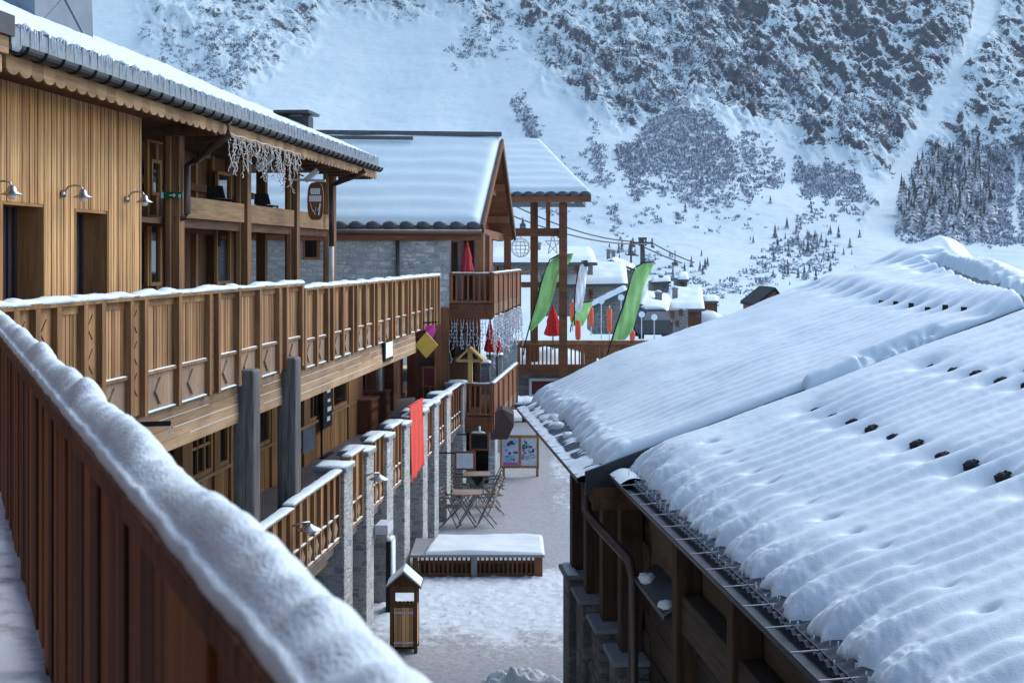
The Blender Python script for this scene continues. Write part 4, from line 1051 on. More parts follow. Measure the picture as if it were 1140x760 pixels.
# bracket sign between two piers
s = 22.75; b0, b1, z0, z1 = rect(404, 424, 584, 603, s)
t = Thing('bracket_sign', 'flat grey blue box sign on two thin bars between stone piers', 'sign', L, (s, b0, z0)); mb = MB(t); zc = L.zz(587, s, b1)
mb.box(s - .1, s + .4, .36, .36 + .22, zc - .10, zc + .06); mb.build('box', M_ltgr, bevel=.01)
mb = MB(t); mb.bar((s, -.5, zc + .02), (s, .36, zc + .02), .04); mb.bar((s, -.5, L.zz(606, s, 0)), (s, .3, L.zz(606, s, 0)), .025); mb.bar((s, .37, zc - .1), (s, .30, L.zz(606, s, 0)), .02); mb.build('bar', M_ltgr)
t = Thing('notice_post', 'narrow dark post with a pale snowy edge, behind the wooden bin', 'post', L, (23.3, .55, G)); mb = MB(t); s = L.sol(437.5, .55); z1 = L.zz(601, s, .55)
mb.box(s - .08, s + .28, .44, .52, G, z1); mb.build('board', M_blk); mb = MB(t); mb.box(s - .06, s + .26, .5201, .545, G + .1, z1 - .02); mb.snow((s - .08, .49, z1), (s + .28, .49, z1), .1, .05, 3); mb.build('frost', M_snow)
for x0, x1, y0, y1, s, o, m1, m2, lab, nm in ((506, 529, 502, 523, 31.1, 0, M_redh, plain('pale_blue_panel', (.52, .62, .72), .3), 'blank pale blue panel in a brown frame hung on the far stone piers', 'light_panel'), (522.5, 544.5, 481.5, 501, 33.9, 0, M_redh, M_blk, 'blackboard in a brown frame hung on the far stone pier', 'blackboard')):
    b0, b1, z0, z1 = rect(x0, x1, y0, y1, s); t = sign(nm, lab, 'sign', s, b0, b1, z0, z1, m1, m2, .045)
    mb = MB(t); mb.bar((s + .06, b0, z1 - .05), (s + .06, -.05, z1 - .05), .03); mb.build('bracket', M_blk)
    if nm == 'blackboard':
        mb = MB(t); mb.snow((s + .02, b0 + .05, z1), (s + .02, b1 - .1, z1), .06, .04, 4); mb.tube([(s + .02, b0 + .25, z1), (s + .02, b0 + .25, z1 + .16)], .03, 8); mb.build('bracket_snow', M_snow)
# gabled pale wood sign post on the pier
s = 34.2; t = Thing('gabled_post', 'new yellow timber post with a little open gable roof standing on a stone pier', 'sign post', L, (s, .1, RT)); mb = MB(t)
b0, b1, z0, z1 = rect(508, 538.5, 386, 402, s); c = (b0 + b1) / 2; mb.box(s, s + .11, c - .055, c + .055, RT, z1 - .06); mb.build('post', M_yel)
mb = MB(t)
for sd_ in (b0, b1): mb.hexa([(s - .12, c, z1 - .05), (s + .28, c, z1 - .05), (s + .28, sd_, z0), (s - .12, sd_, z0), (s - .12, c, z1 + .005), (s + .28, c, z1 + .005), (s + .28, sd_ , z0 + .055), (s - .12, sd_, z0 + .055)])
mb.build('roof', M_yel); mb = MB(t); mb.box(s - .04, s - .001, b0 + .03, b1 - .03, z0 - .02, z0 + .05); mb.build('tie_beam', M_yel)

# ------------------------------------------------------------------ stone chalet with gable
th = Thing('stone_chalet', 'grey stone chalet with brown open gable and a smooth snow roof behind the timber chalet', 'chalet', W, (-4, 36, G))
R0 = Vector((-.31, 38.8, 3.34)); E0 = Vector((-.77, 34, .77)); F0 = Vector((.07, 42.9, .67)); dl = Vector((-.993, -.12, 0))
def slab(mb, q, tk):
    q = [Vector(p) for p in q]; mb.hexa([p - Vector((0, 0, tk)) for p in q] + q)
mb = MB(th); slab(mb, [E0 + dl * 9, E0, R0, R0 + dl * 9], .14); slab(mb, [R0 + dl * 9 + Vector((0, .02, 0)), R0 + Vector((0, .02, 0)), F0, F0 + dl * 9], .14); roof = mb.build('roof', M_tile)
def snow_roof(th, q, tk, name, parent, mat, nx=90, ny=46, edge=.25, amp=.05, seed=0, lines=0, inset=0.0):
    """snow lying on the quad eave0-eave1-ridge1-ridge0"""
    a, b_, c, d = [np.array(p, float) for p in q]; u = np.linspace(0, 1, nx); v = np.linspace(0, 1, ny); U, Vv = np.meshgrid(u, v)
    P = (a * (1 - U)[..., None] + b_ * U[..., None]) * (1 - Vv)[..., None] + (d * (1 - U)[..., None] + c * U[..., None]) * Vv[..., None]
    lx = np.linalg.norm(b_ - a); ly = np.linalg.norm(d - a)
    de = np.minimum(np.minimum(U * lx, (1 - U) * lx), Vv * ly)
    h = tk * np.sqrt(np.clip(1 - (1 - np.clip(de / edge, 0, 1))**2, 0, 1)) * (1 + amp * 2 * fbm(U * lx * .7, Vv * ly * .9, 3, seed))
    if lines: h = h + .025 * np.sin(Vv * ly * 2 * math.pi / lines + .7 * fbm(U * lx * .5, Vv * ly, 2, seed + 2)) * sst(.1, .6, de)
    P[..., 2] += h + .004
    mb = MB(th); mb.sheet(P); return mb.build(name, mat, parent, smooth=True)
snow_roof(th, [E0 + dl * 9, E0 + dl * .05, R0 + dl * .02, R0 + dl * 9], .15, 'roof_snow', roof, M_thin, lines=.82, seed=4)
mb = MB(th); mb.bar(R0 + dl * 9 + Vector((0, 0, .16)), R0 + Vector((0, 0, .16)), .24, .12); mb.bar(R0 + dl * 9 + Vector((0, -.5, -.02)), R0 + dl * 2.5 + Vector((0, -.5, -.02)), .05, .10); mb.build('ridge_cap', M_tile, roof)
mb = MB(th)
# boarded underside of the overhang
slab(mb, [E0 + dl * 1.6 + Vector((0, .05, -.142)), E0 + dl * .04 + Vector((0, .05, -.142)), R0 + dl * .04 + Vector((0, -.02, -.142)), R0 + dl * 1.6 + Vector((0, -.02, -.142))], .03); slab(mb, [R0 + dl * 1.6 + Vector((0, .04, -.142)), R0 + dl * .04 + Vector((0, .04, -.142)), F0 + dl * .04 + Vector((0, -.05, -.142)), F0 + dl * 1.6 + Vector((0, -.05, -.142))], .03); mb.build('soffit', M_redh, roof); mb = MB(th)
# rounded tile ends along the eave
k = 0.0
while k < 8.8:
    p = E0 + dl * k; mb.ball((p.x - .21, p.y - .0, p.z - .02), .2, (1.05, .45, .62), .06, 10, 6, int(k * 9)); k += .42
mb.build('eave_tile', M_tile, roof, smooth=True)
mb = MB(th); mb.tube([E0 + dl * 9 + Vector((0, -.10, -.17)), E0 + Vector((0, -.10, -.17))], .075, 10); mb.build('gutter', M_pipe, roof, smooth=True)
mb = MB(th); mb.bar(E0 + dl * 9 + Vector((0, -.02, -.30)), E0 + Vector((0, -.02, -.30)), .05, .16); mb.build('eave_board', M_redh)
def verge(mb, p, q, w=.22, t_=.05): mb.bar(p, q, t_, w)
mb = MB(th); o_ = Vector((.03, 0, -.08)); mb.bar(E0 + o_, R0 + o_, .06, .24); mb.build('verge_board', M_dkw); mb = MB(th); mb.bar(R0 + o_, F0 + o_, .06, .24); mb.build('verge_board', M_dkw)
gi = dl * .75
mb = MB(th); mb.prism([E0 + gi + Vector((0, .3, -.15)), F0 + gi + Vector((0, -.3, -.15)), R0 + gi + Vector((0, 0, -.2))], dl * .1); mb.build('gable_boards', M_redh)
for f_ in (.28, .62):
    for side, q in ((0, E0), (1, F0)):
        p = q.lerp(R0, f_) + Vector((0, .15 if side == 0 else -.15, -.30)); mb = MB(th); mb.bar(p + dl * .78, p + dl * .05, .18, .2); mb.build('purlin', M_red)
mb = MB(th); mb.bar(E0.lerp(R0, .06) + dl * .4 + Vector((0, .1, -.25)), F0.lerp(R0, .06) + dl * .4 + Vector((0, -.1, -.25)), .16, .24); mb.build('tie_beam', M_redh)
mb = MB(th); mb.bar(E0.lerp(R0, .55) + dl * .4 + Vector((0, .1, -.25)), F0.lerp(R0, .55) + dl * .4 + Vector((0, -.1, -.25)), .14, .2); mb.build('collar_beam', M_redh)
wallp = [(-1.587, 34.05), (-10.5, 32.98)]
mb = MB(th); mb.hexa([(wallp[1][0], wallp[1][1], -1.72), (wallp[0][0], wallp[0][1], -1.72), (wallp[0][0] - .05, wallp[0][1] + .5, -1.72), (wallp[1][0] - .05, wallp[1][1] + .5, -1.72), (wallp[1][0], wallp[1][1], .66), (wallp[0][0], wallp[0][1], .66), (wallp[0][0] - .05, wallp[0][1] + .5, .8), (wallp[1][0] - .05, wallp[1][1] + .5, .8)])
mb.V = [v for v in mb.V]; wall = mb.build('stone_wall', M_stone)
def wp(x): # point on that wall in column x
    c = (x - CX) / F; k_ = (wallp[1][1] - wallp[0][1]) / (wallp[1][0] - wallp[0][0]); Y = (wallp[0][1] - k_ * wallp[0][0]) / (1 - k_ * c); return c * Y, Y
x, y = wp(443); mb = MB(th); mb.tube([(x, y - .08, .6), (x, y - .08, -1.7)], .05, 8); mb.build('downpipe', M_pipe, smooth=True)
x0, y0 = wp(337); x1, y1 = wp(356); mb = MB(th); z0, z1 = (HY - 289) / F * y0, (HY - 256) / F * y0
for p in ((x0, x0 + .06, z0, z1), (x1 - .06, x1, z0, z1), (x0 + .06, x1 - .06, z0, z0 + .06), (x0 + .06, x1 - .06, z1 - .06, z1)): mb.box(p[0], p[1], y0 - .05, y0 + .1, p[2], p[3])
w_ = mb.build('window', M_red); mb = MB(th); mb.box(x0 + .03, x1 - .03, y0 - .02, y0 + .04, z0 + .03, z1 - .03); mb.build('pane', M_gldk, w_)
# porch side with plaster wall behind the upper balcony
mb = MB(th); mb.hexa([(-1.62, 35.6, -1.2), (-.72, 35.7, -1.2), (-.72, 35.9, -1.2), (-1.62, 35.8, -1.2), (-1.62, 35.6, .55), (-.72, 35.7, .55), (-.72, 35.9, .55), (-1.62, 35.8, .55)]); mb.build('plaster_wall', M_plas)
mb = MB(th); mb.box(-1.66, -1.6, 34.6, 35.6, -1.2, .6); mb.build('porch_side', M_plas)
def pxp(x, y, D): return ((x - CX) / F * D, D, (HY - y) / F * D)
for x0, x1, y0 in ((503.5, 510, 269), (517, 528, 259)):
    a = pxp(x0, y0, 35.55); b_ = pxp(x1, y0, 35.55); mb = MB(th); mb.box(a[0], b_[0], 35.5, 35.58, -1.19, a[2]); d_ = mb.build('door', M_dkw)
    mb = MB(th); mb.box(a[0] + .03, b_[0] - .03, 35.49, 35.499, -1.1, a[2] - .05); mb.build('pane', M_gldk, d_)
for x0, x1, D, m_ in ((531.5, 538, 35.3, M_honey), (538, 544, 36.5, M_pier), (561, 569, 41.5, M_red)):
    a = pxp(x0, 0, D)[0]; b_ = pxp(x1, 0, D)[0]; mb = MB(th); mb.box(a, b_, D, D + .25, -1.2, .6); mb.build('porch_post', m_)
mb = MB(th); mb.box(-.75, -.60, 36, 42.5, -1.2, .55); mb.build('street_wall', M_red)
# lower storey seen under the balcony
mb = MB(th); mb.box(-2.6, -.85, 36.2, 36.5, FZ, -1.65); mb.build('lower_wall', M_red)
for x0, x1 in ((500, 508), (512, 521), (524, 533)):
    a = pxp(x0, 0, 36.15)[0]; b_ = pxp(x1, 0, 36.15)[0]; mb = MB(th); mb.box(a, b_, 36.12, 36.19, -3.6, -2.0); w_ = mb.build('window', M_dkw); mb = MB(th); mb.box(a + .03, b_ - .03, 36.11, 36.119, -3.5, -2.05); mb.build('pane', M_gldk, w_)
mb = MB(th); a = pxp(484, 0, 34)[0]; b_ = pxp(500, 0, 34)[0]; mb.box(a, b_, 33.9, 34.04, FZ, -1.3); mb.build('brown_cladding', M_red)
mb = MB(th); mb.box(-2.4, -1.0, 34.5, 34.9, -2.75, -2.62); mb.build('counter_top', M_dark)
mb = MB(th); mb.box(-2.4, -1.05, 34.6, 34.9, FZ, -2.751); mb.build('counter', M_dkw)
# balconies of the stone chalet
def brown_balcony(name, lab, s0, s1, b0, b1, top, rb, fb, front_bal=True, lights=True):
    t = Thing(name, lab, 'balcony', L, (s0, b0, fb), 'red-brown balconies of the stone chalet')
    mb = MB(t); mb.box(s0 + .08, s1, b0 - .8, b1 - .08, fb + .05, rb - .02); mb.build('floor', M_dkh)
    mb = MB(t); mb.box(s0, s0 + .07, b0, b1, fb, rb - .05); mb.build('front_beam', M_redh, bevel=.01)
    mb = MB(t); mb.box(s0, s0 + .08, b0, b1, top - .06, top); mb.box(s0 + .01, s0 + .07, b0, b1, rb, rb + .05)
    for o in (b0, b1 - .09): mb.box(s0 - .003, s0 + .09, o, o + .09, rb - .02, top + .02)
    mb.build('front_rail', M_red, bevel=.006)
    n = 7
    for k in range(1, n): o = b0 + .05 + (b1 - b0 - .1) * k / n; mb = MB(t); mb.box(s0 + .02, s0 + .055, o - .022, o + .022, rb + .05, top - .06); mb.build('baluster', M_red)
    mb = MB(t); nb_ = max(2, round((s1 - s0) / 1.3))
    for k in range(nb_ + 1): c = s0 + .1 + (s1 - s0 - .15) * k / nb_; mb.box(c - .05, c + .05, b1 - .07, b1 + .03, fb + .05, top)
    mb.box(s0 + .1, s1, b1 - .08, b1 + .04, top - .05, top + .005); mb.build('side_rail', M_red, bevel=.006)
    mb = MB(t); c = s0 + .12
    while c < s1: mb.box(c, c + .125, b1 - .04, b1 - .012 + R.uniform(0, .01), rb - .02, top - .05); c += .135
    mb.build('side_boards', M_red)
    mb = MB(t); c = s0 + .12
    while c < s1 - .1: mb.box(c, c + .10, b1 - .04, b1 - .01 + R.uniform(0, .01), fb + .10 + .03 * ((int(c * 7)) % 2), rb - .03); c += .16
    mb.build('fretwork', M_pale)
    mb = MB(t); mb.snow((s0 + .1, b1 - .02, top + .005), (s1, b1 - .02, top + .005), .12, .03, 8, .1); mb.snow((s0 + .04, b0, top), (s0 + .04, b1, top), .08, .02, 9, .08); mb.build('rail_snow', M_snow, smooth=True)
    return t
brown_balcony('brown_balcony', 'red-brown upper balcony of the stone chalet, hung with icicle lights', 34.3, 42.0, -.08, 1.05, -.43, -1.18, -1.60)
brown_balcony('brown_balcony', 'red-brown lower balcony of the stone chalet, above the blackboard', 34.3, 40.9, .0, 1.05, -3.22, -4.02, -4.45)
M_lit = plain('light_string_far', (.50, .52, .56), .5)
def curtain(t, pts, lmin, lmax, dens, seed=0, th_=.018):
    rg = random.Random(seed); mb = MB(t)
    p, q = Vector(pts[0]), Vector(pts[1]); n = int((q - p).length / dens)
    for k in range(n + 1):
        c = p.lerp(q, k / n); z = c.z; l = rg.uniform(lmin, lmax) * rg.choice((1, .6, .8)); x, y = c.x, c.y
        while z > c.z - l:
            nx_, ny_, nz_ = x + rg.uniform(-.03, .03), y + rg.uniform(-.02, .02), z - .09
            mb.bar((x, y, z), (nx_, ny_, nz_), th_ * .6); mb.bar((nx_, ny_, nz_), (nx_ + rg.uniform(-.05, .05), ny_ + rg.uniform(-.05, .05), nz_ - .04), th_); x, y, z = nx_, ny_, nz_
    return mb
t = Thing('icicle_lights', 'dense white icicle light curtain below the street side of the upper brown balcony', 'string lights', L, (38, 1.06, -1.6))
curtain(t, [(34.4, 1.07, -1.55), (42.0, 1.07, -1.55)], .5, 1.25, .085, 1).solo(M_lit)
t = Thing('icicle_lights', 'sparse white light strands hanging under the front of the upper brown balcony', 'string lights', L, (34.35, .4, -1.6))
curtain(t, [(34.35, -.1, -1.6), (34.35, .95, -1.6)], .5, 1.1, .075, 2).solo(M_lit)
# stone stair piers with snow caps beyond the lower balcony
for x0, x1, y0, D, lab in ((527, 546.5, 403, 39.5, 'snow-capped stone pier of the terrace steps, lowest and nearest'), (541, 560, 394, 42, 'snow-capped stone pier of the terrace steps, second from the front'), (556, 569, 385, 44.5, 'snow-capped stone pier of the terrace steps, third from the front'), (563, 577, 378, 47, 'snow-capped stone pier of the terrace steps, topmost beside the footbridge')):
    a = pxp(x0, y0, D); b_ = pxp(x1, y0, D); t = Thing('stair_pier', lab, 'stone pier', W, ((a[0] + b_[0]) / 2, D, G), 'stone piers of the terrace steps')
    mb = MB(t); mb.box(a[0] + .03, b_[0] - .03, D, D + .8, G, a[2] - .09); mb.build('shaft', M_stone); mb = MB(t); mb.box(a[0], b_[0], D - .04, D + .84, a[2] - .089, a[2] - .03); mb.build('cap_stone', M_cap); mb = MB(t); mb.snow((a[0], D + .4, a[2] - .03), (b_[0], D + .4, a[2] - .03), .85, .06, int(x0), .08); mb.build('cap_snow', M_snow, smooth=True)
for x0, x1, D in ((546, 552, 38.5), (537, 544, 36)):
    pass
mb = MB(th); mb.box(-.62, -.45, 35.5, 44, G, FZ - .2); mb.build('undercroft_wall', M_stone)
# dark awning under the lower balcony
a = pxp(545, 462, 36); b_ = pxp(571, 490, 38)
t = Thing('brown_awning', 'dark maroon fabric awning drooping below the lower brown balcony', 'awning', W, (a[0], 34.6, b_[2]))
mb = MB(t); q = [pxp(548, 461, 34.5), pxp(559, 455, 34.7), pxp(571, 461, 34.9), pxp(572, 474, 34.8), pxp(565, 489, 34.6), pxp(546, 489, 34.4)]
mb.prism(q, (.02, .7, .02)); mb.build('cover', plain('dark_awning', (.03, .012, .014), .8)); mb = MB(t); mb.bar(pxp(549, 462, 35.0), pxp(549, 452, 35.2), .03); mb.build('arm', M_dark)
# ------------------------------------------------------------------ open timber tower, footbridge
th = Thing('timber_tower', 'open red-brown timber frame tower with snow roof behind the brown balconies', 'tower', W, (1, 50, -4.2))
for x0, x1, D, yt in ((561, 568.7, 48.6, 219), (590.5, 599, 49.5, 215), (622.6, 631.5, 48.0, 215), (608, 612.6, 53, 219)):
    a = pxp(x0, yt, D); b_ = pxp(x1, yt, D); mb = MB(th); mb.box(a[0], b_[0], D, D + .3, -4.3 if x0 != 608 else 1.0, 2.30); mb.build('post', M_red if x0 < 600 else M_redh, bevel=.01)
for y0, y1, x0, x1, D in ((254, 263, 569, 622.4, 48.2), (314, 320, 575, 623, 48.6)):
    a = pxp(x0, y1, D); b_ = pxp(x1, y0, D); mb = MB(th); mb.box(a[0], b_[0], D + .05, D + .25, a[2], b_[2]); mb.build('beam', M_redh, bevel=.01)
mb = MB(th); a = pxp(569, 263, 48.2); mb.box(a[0], a[0] + .2, 48.5, 53, a[2], a[2] + .3); mb.box(1.78, 1.98, 48.5, 53, a[2], a[2] + .3); mb.build('side_beam', M_redh)
q = [Vector(pxp(545, 216, 47.6)), Vector(pxp(658, 215.5, 47.6)), Vector(pxp(603, 159, 53.5)), Vector(pxp(500, 159, 53.5))]
mb = MB(th); slab(mb, q, .18); q2 = [q[3] + Vector((0, .02, 0)), q[2] + Vector((0, .02, 0)), Vector((3.2, 58.5, 2.3)), Vector((-1.8, 58.5, 2.3))]; slab(mb, q2, .18); roof = mb.build('roof', M_tile)
snow_roof(th, q, .17, 'roof_snow', roof, M_thin, lines=.9, seed=14)
mb = MB(th)
for k in range(9): p = q[0].lerp(q[1], (k + .5) / 9); mb.ball((p.x, p.y - .0, p.z - .02), .2, (1.05, .4, .55), .06, 10, 6, k)
mb.build('eave_tile', M_tile, roof, smooth=True)
mb = MB(th); mb.bar(q[0] + Vector((0, -.03, -.2)), q[1] + Vector((0, -.03, -.2)), .06, .2); mb.build('eave_board', M_redh)
# dish lamps and ornaments on the tower
for x in (618.5, 634):
    c = pxp(x, 224.5, 47.9); t = Thing('dish_lamp', 'grey dish lamp on the tower post under the eave, on its %s side' % ('street-facing right' if x > 625 else 'inner left'), 'lamp', W, c, 'dish lamps of the timber tower'); mb = MB(t)
    mb.lathe(c, [(.03, .08), (.06, .05), (.15, -.03), (.14, -.05), (.05, -.02)], 14); mb.build('shade', M_galv, smooth=True); mb = MB(t); mb.bar((c[0], c[1], c[2] + .06), (1.9, 48.05, c[2] + .2), .03); mb.build('arm', M_dark)
c = pxp(579.5, 275.5, 50); r = .35
t = Thing('globe_ornament', 'white wire globe ornament hanging in the timber tower', 'ornament', W, (c[0], c[1], c[2])); mb = MB(t)
for k in range(6):
    an = math.pi * k / 6; mb.tube([(c[0] + r * math.cos(p_) * math.cos(an), c[1] + r * math.cos(p_) * math.sin(an), c[2] + r * math.sin(p_)) for p_ in np.linspace(0, 2 * math.pi, 25)], .02, 5, False)
for zf in (-.6, -.2, .2, .6):
    rr = r * math.sqrt(1 - zf * zf); mb.tube([(c[0] + rr * math.cos(p_), c[1] + rr * math.sin(p_), c[2] + r * zf) for p_ in np.linspace(0, 2 * math.pi, 21)], .016, 5, False)
mb.build('globe', M_wht, smooth=True); mb = MB(t); mb.tube([(c[0], c[1], c[2] + r), (c[0], c[1], pxp(0, 262, 48.3)[2])], .012, 5); mb.build('cord', M_dark)
c = pxp(615.5, 272, 50)
t = Thing('star_ornament', 'white wire star ornament hanging in the timber tower beside the right post', 'ornament', W, c); mb = MB(t)
for k in range(5):
    a0 = math.pi / 2 + k * 4 * math.pi / 5; a1 = a0 + 4 * math.pi / 5; mb.bar((c[0] + .3 * math.cos(a0), c[1], c[2] + .42 * math.sin(a0)), (c[0] + .3 * math.cos(a1), c[1] + .03, c[2] + .42 * math.sin(a1)), .035)
mb.build('star', M_wht); mb = MB(t); mb.tube([(c[0], c[1], c[2] + .42), (c[0], c[1], pxp(0, 258, 48.3)[2])], .012, 5); mb.build('cord', M_dark)
# footbridge
th = Thing('footbridge', 'red-brown timber footbridge with baluster rail crossing the end of the street', 'footbridge', W, (4, 49, -4.3)); D = 49.0
zt, zb, zf = (HY - 383) / F * D, (HY - 407) / F * D, (HY - 417) / F * D
mb = MB(th); mb.box(.15, 8, D + .101, D + 3, zf + .05, zb - .02); mb.build('deck', M_dkh)
mb = MB(th); mb.box(.15, 8, D, D + .10, zf, zb); mb.build('edge_beam', M_redh, bevel=.01)
mb = MB(th); mb.box(.15, 8, D - .01, D + .10, zt - .07, zt); mb.box(.15, 8, D + .01, D + .08, zb + .001, zb + .05); 
for x in (.18, .55, 2.5, 4.6, 6.6): mb.box(x, x + .12, D - .012, D + .102, zb, zt + .03)
mb.build('rail', M_red, bevel=.008)
x = .35
while x < 8:
    if not (2.5 < x < 3.1): mb = MB(th); mb.box(x, x + .055, D + .02, D + .06, zb + .05, zt - .07); mb.build('baluster', M_red)
    x += .148
mb = MB(th); mb.box(2.63, 3.08, D + .0, D + .05, zb + .052, zt - .072); mb.bar((2.78, D - .012, zt - .25), (2.95, D - .012, zt - .38), .03, .02); mb.bar((2.78, D - .012, zb + .35), (2.95, D - .012, zb + .2), .03, .02); mb.build('carved_panel', M_redh)
mb = MB(th); mb.box(.15, 8, D + 2.9, D + 2.96, zb, zt - .05); mb.box(3.1, 8, D + 2.85, D + 2.9, zb, zt - .3); mb.build('far_rail', M_red)
mb = MB(th)
u = np.linspace(.2, 8, 80); v = np.linspace(D + .12, D + 2.9, 14); U, V_ = np.meshgrid(u, v); mb.sheet(np.stack([U, V_, zb + .03 + .42 * sst(D + .1, D + 1.5, V_) * sst(3.6, 1.8, U) * (1 + .3 * fbm(U, V_, 3, 3))], -1)); mb.build('deck_snow', M_snow, smooth=True)
th = Thing('retaining_wall', 'dark stone retaining wall with a white framed window below the footbridge', 'wall', W, (3, 50, G))
mb = MB(th); mb.box(-2, 9, 50.2, 51.4, G - .2, -4.32); mb.build('wall', M_dstone)
a = pxp(589, 421, 50.1); b_ = pxp(628, 442, 50.1); mb = MB(th)
for p in ((a[0], a[0] + .1, b_[2], a[2]), (b_[0] - .1, b_[0], b_[2], a[2]), (a[0] + .1, b_[0] - .1, a[2] - .1, a[2]), (a[0] + .1, b_[0] - .1, b_[2], b_[2] + .1)): mb.box(p[0], p[1], 50.1, 50.199, p[2], p[3])
w_ = mb.build('window', M_ltgr); mb = MB(th); mb.box(a[0] + .1, b_[0] - .1, 50.17, 50.198, b_[2] + .1, a[2] - .1); mb.build('pane', M_mar, w_)
th = Thing('dark_kiosk', 'dark boxy stall with snow on its top beyond the lower brown balcony', 'stall', W, (.3, 43, G))
mb = MB(th); mb.box(.1, .75, 44.8, 46.5, G, -5.0); mb.build('body', M_dkw); mb = MB(th); mb.box(.0, .85, 44.7, 46.6, -4.999, -4.93); mb.build('top', M_dark); mb = MB(th); mb.snow((0, 45.6, -4.93), (.85, 45.6, -4.93), 1.7, .14, 2, .1); mb.build('top_snow', M_snow, smooth=True)

# ------------------------------------------------------------------ parasols, flags, posts
def parasol(x, yt, yb, D, wpx, zfoot, mat, lab):
    c = pxp(x, yb, D); zt = (HY - yt) / F * D; h = zt - c[2]; r = wpx / 2 / F * D
    t = Thing('closed_parasol', lab, 'parasol', W, (c[0], D, zfoot), 'closed parasols')
    mb = MB(t); mb.lathe(c, [(r * .55, 0), (r * .95, h * .05), (r * .98, h * .12), (r * .66, h * .38), (r * .70, h * .5), (r * .45, h * .72), (r * .2, h * .93), (.03, h)], 24, .2, 6); mb.build('canopy', mat, smooth=True)
    mb = MB(t); mb.tube([(c[0], D, zfoot), (c[0], D, zt + .06)], .025, 8); mb.build('pole', M_dark, smooth=True); mb = MB(t); mb.lathe((c[0], D, zfoot), [(.25, 0), (.25, .05), (.06, .07)], 14); mb.build('foot', M_dark)
parasol(545.5, 357, 392, 40.5, 11.5, -4.02, M_redc, 'taller closed red parasol behind the gabled yellow post')
parasol(553.5, 371, 393, 41.3, 9.5, -4.02, M_redc, 'shorter closed red parasol behind the gabled yellow post')
parasol(615.5, 341, 374, 50.6, 17, -4.0, M_redc, 'closed bright red parasol on the footbridge beside the large green flag')
parasol(520, 270, 304, 34.9, 13, -1.18, M_pink, 'closed pinkish red parasol on the upper brown balcony')
def flag(left, right, D, mat, lab, pole, wave=.12, tip=None):
    """feather flag: matching left and right outlines from top to foot (pixels), at depth D"""
    n = 40; kl = np.linspace(0, 1, len(left)); kv = np.linspace(0, 1, n)
    Lx = np.interp(kv, kl, [p[0] for p in left]); Ly = np.interp(kv, kl, [p[1] for p in left]); Rx = np.interp(kv, kl, [p[0] for p in right]); Ry = np.interp(kv, kl, [p[1] for p in right])
    sm_ = lambda a: np.convolve(np.pad(a, 3, 'edge'), np.ones(7) / 7, 'valid')
    Lx, Ly, Rx, Ry = map(sm_, (Lx, Ly, Rx, Ry)); u = np.linspace(0, 1, 16)
    X = Lx[:, None] * (1 - u) + Rx[:, None] * u; Y = Ly[:, None] * (1 - u) + Ry[:, None] * u
    Dp = D + wave * np.sin(u[None, :] * 5 + kv[:, None] * 6) * u[None, :] + .25 * wave * np.sin(u[None, :] * 13 - kv[:, None] * 17)
    P = np.stack([(X - CX) / F * D, Dp, (HY - Y) / F * D], -1)
    c = pxp(pole[-1][0], pole[-1][1], D)
    t = Thing('feather_flag', lab, 'flag', W, c); mb = MB(t); mb.sheet(P); o = mb.build('cloth', mat, smooth=True); md = o.modifiers.new('thickness', 'SOLIDIFY'); md.thickness = .012
    mb = MB(t); mb.tube([pxp(p[0], p[1], D - .02) for p in pole], .025, 7); mb.build('pole', M_blk, smooth=True); return t
flag([(622, 284), (612, 290), (604, 310), (598, 333), (593, 352), (588, 369)], [(638, 283), (636, 290), (622, 306), (616, 330), (609, 350), (590, 370)], 48.4, M_grn, 'tall bright green feather flag bending right in front of the timber tower', [(638, 283), (622, 283.5), (612, 289), (604, 309), (598, 332), (588, 369), (584, 384), (583, 395)])
flag([(716, 293), (706, 299), (700, 320), (693, 343), (686, 364), (680, 381)], [(728, 292), (726, 298), (718, 318), (711, 343), (704, 368), (694, 379)], 46.5, M_grn, 'broad bright green feather flag standing behind the snowy roof', [(728, 291.5), (716, 292.5), (706, 298.5), (700, 319), (693, 342), (680, 381), (676, 395), (674, 410)])
t = flag([(647, 292), (643, 305), (641, 322), (640, 338), (640, 347)], [(655, 296), (653, 308), (652, 322), (649, 338), (645, 349)], 56, M_wht, 'white feather flag with a dark tip beside the tower post', [(648, 290), (643, 304), (640.5, 322), (639.5, 338), (639.5, 362)])
mb = MB(t); mb.prism([pxp(648, 290, 55.9), pxp(654, 289.5, 55.9), pxp(655.5, 299, 55.9), pxp(650.5, 296, 55.9)], (0, .05, 0)); mb.build('dark_tip', M_dark)
flag([(643, 338), (641, 345), (638, 355), (635.5, 364)], [(660, 335.5), (657, 345), (653, 355), (648, 363)], 57, M_grn, 'small green flag panel behind the footbridge between orange padded posts', [(660, 335), (643, 337.5), (641, 345), (635.5, 364), (635, 370)])
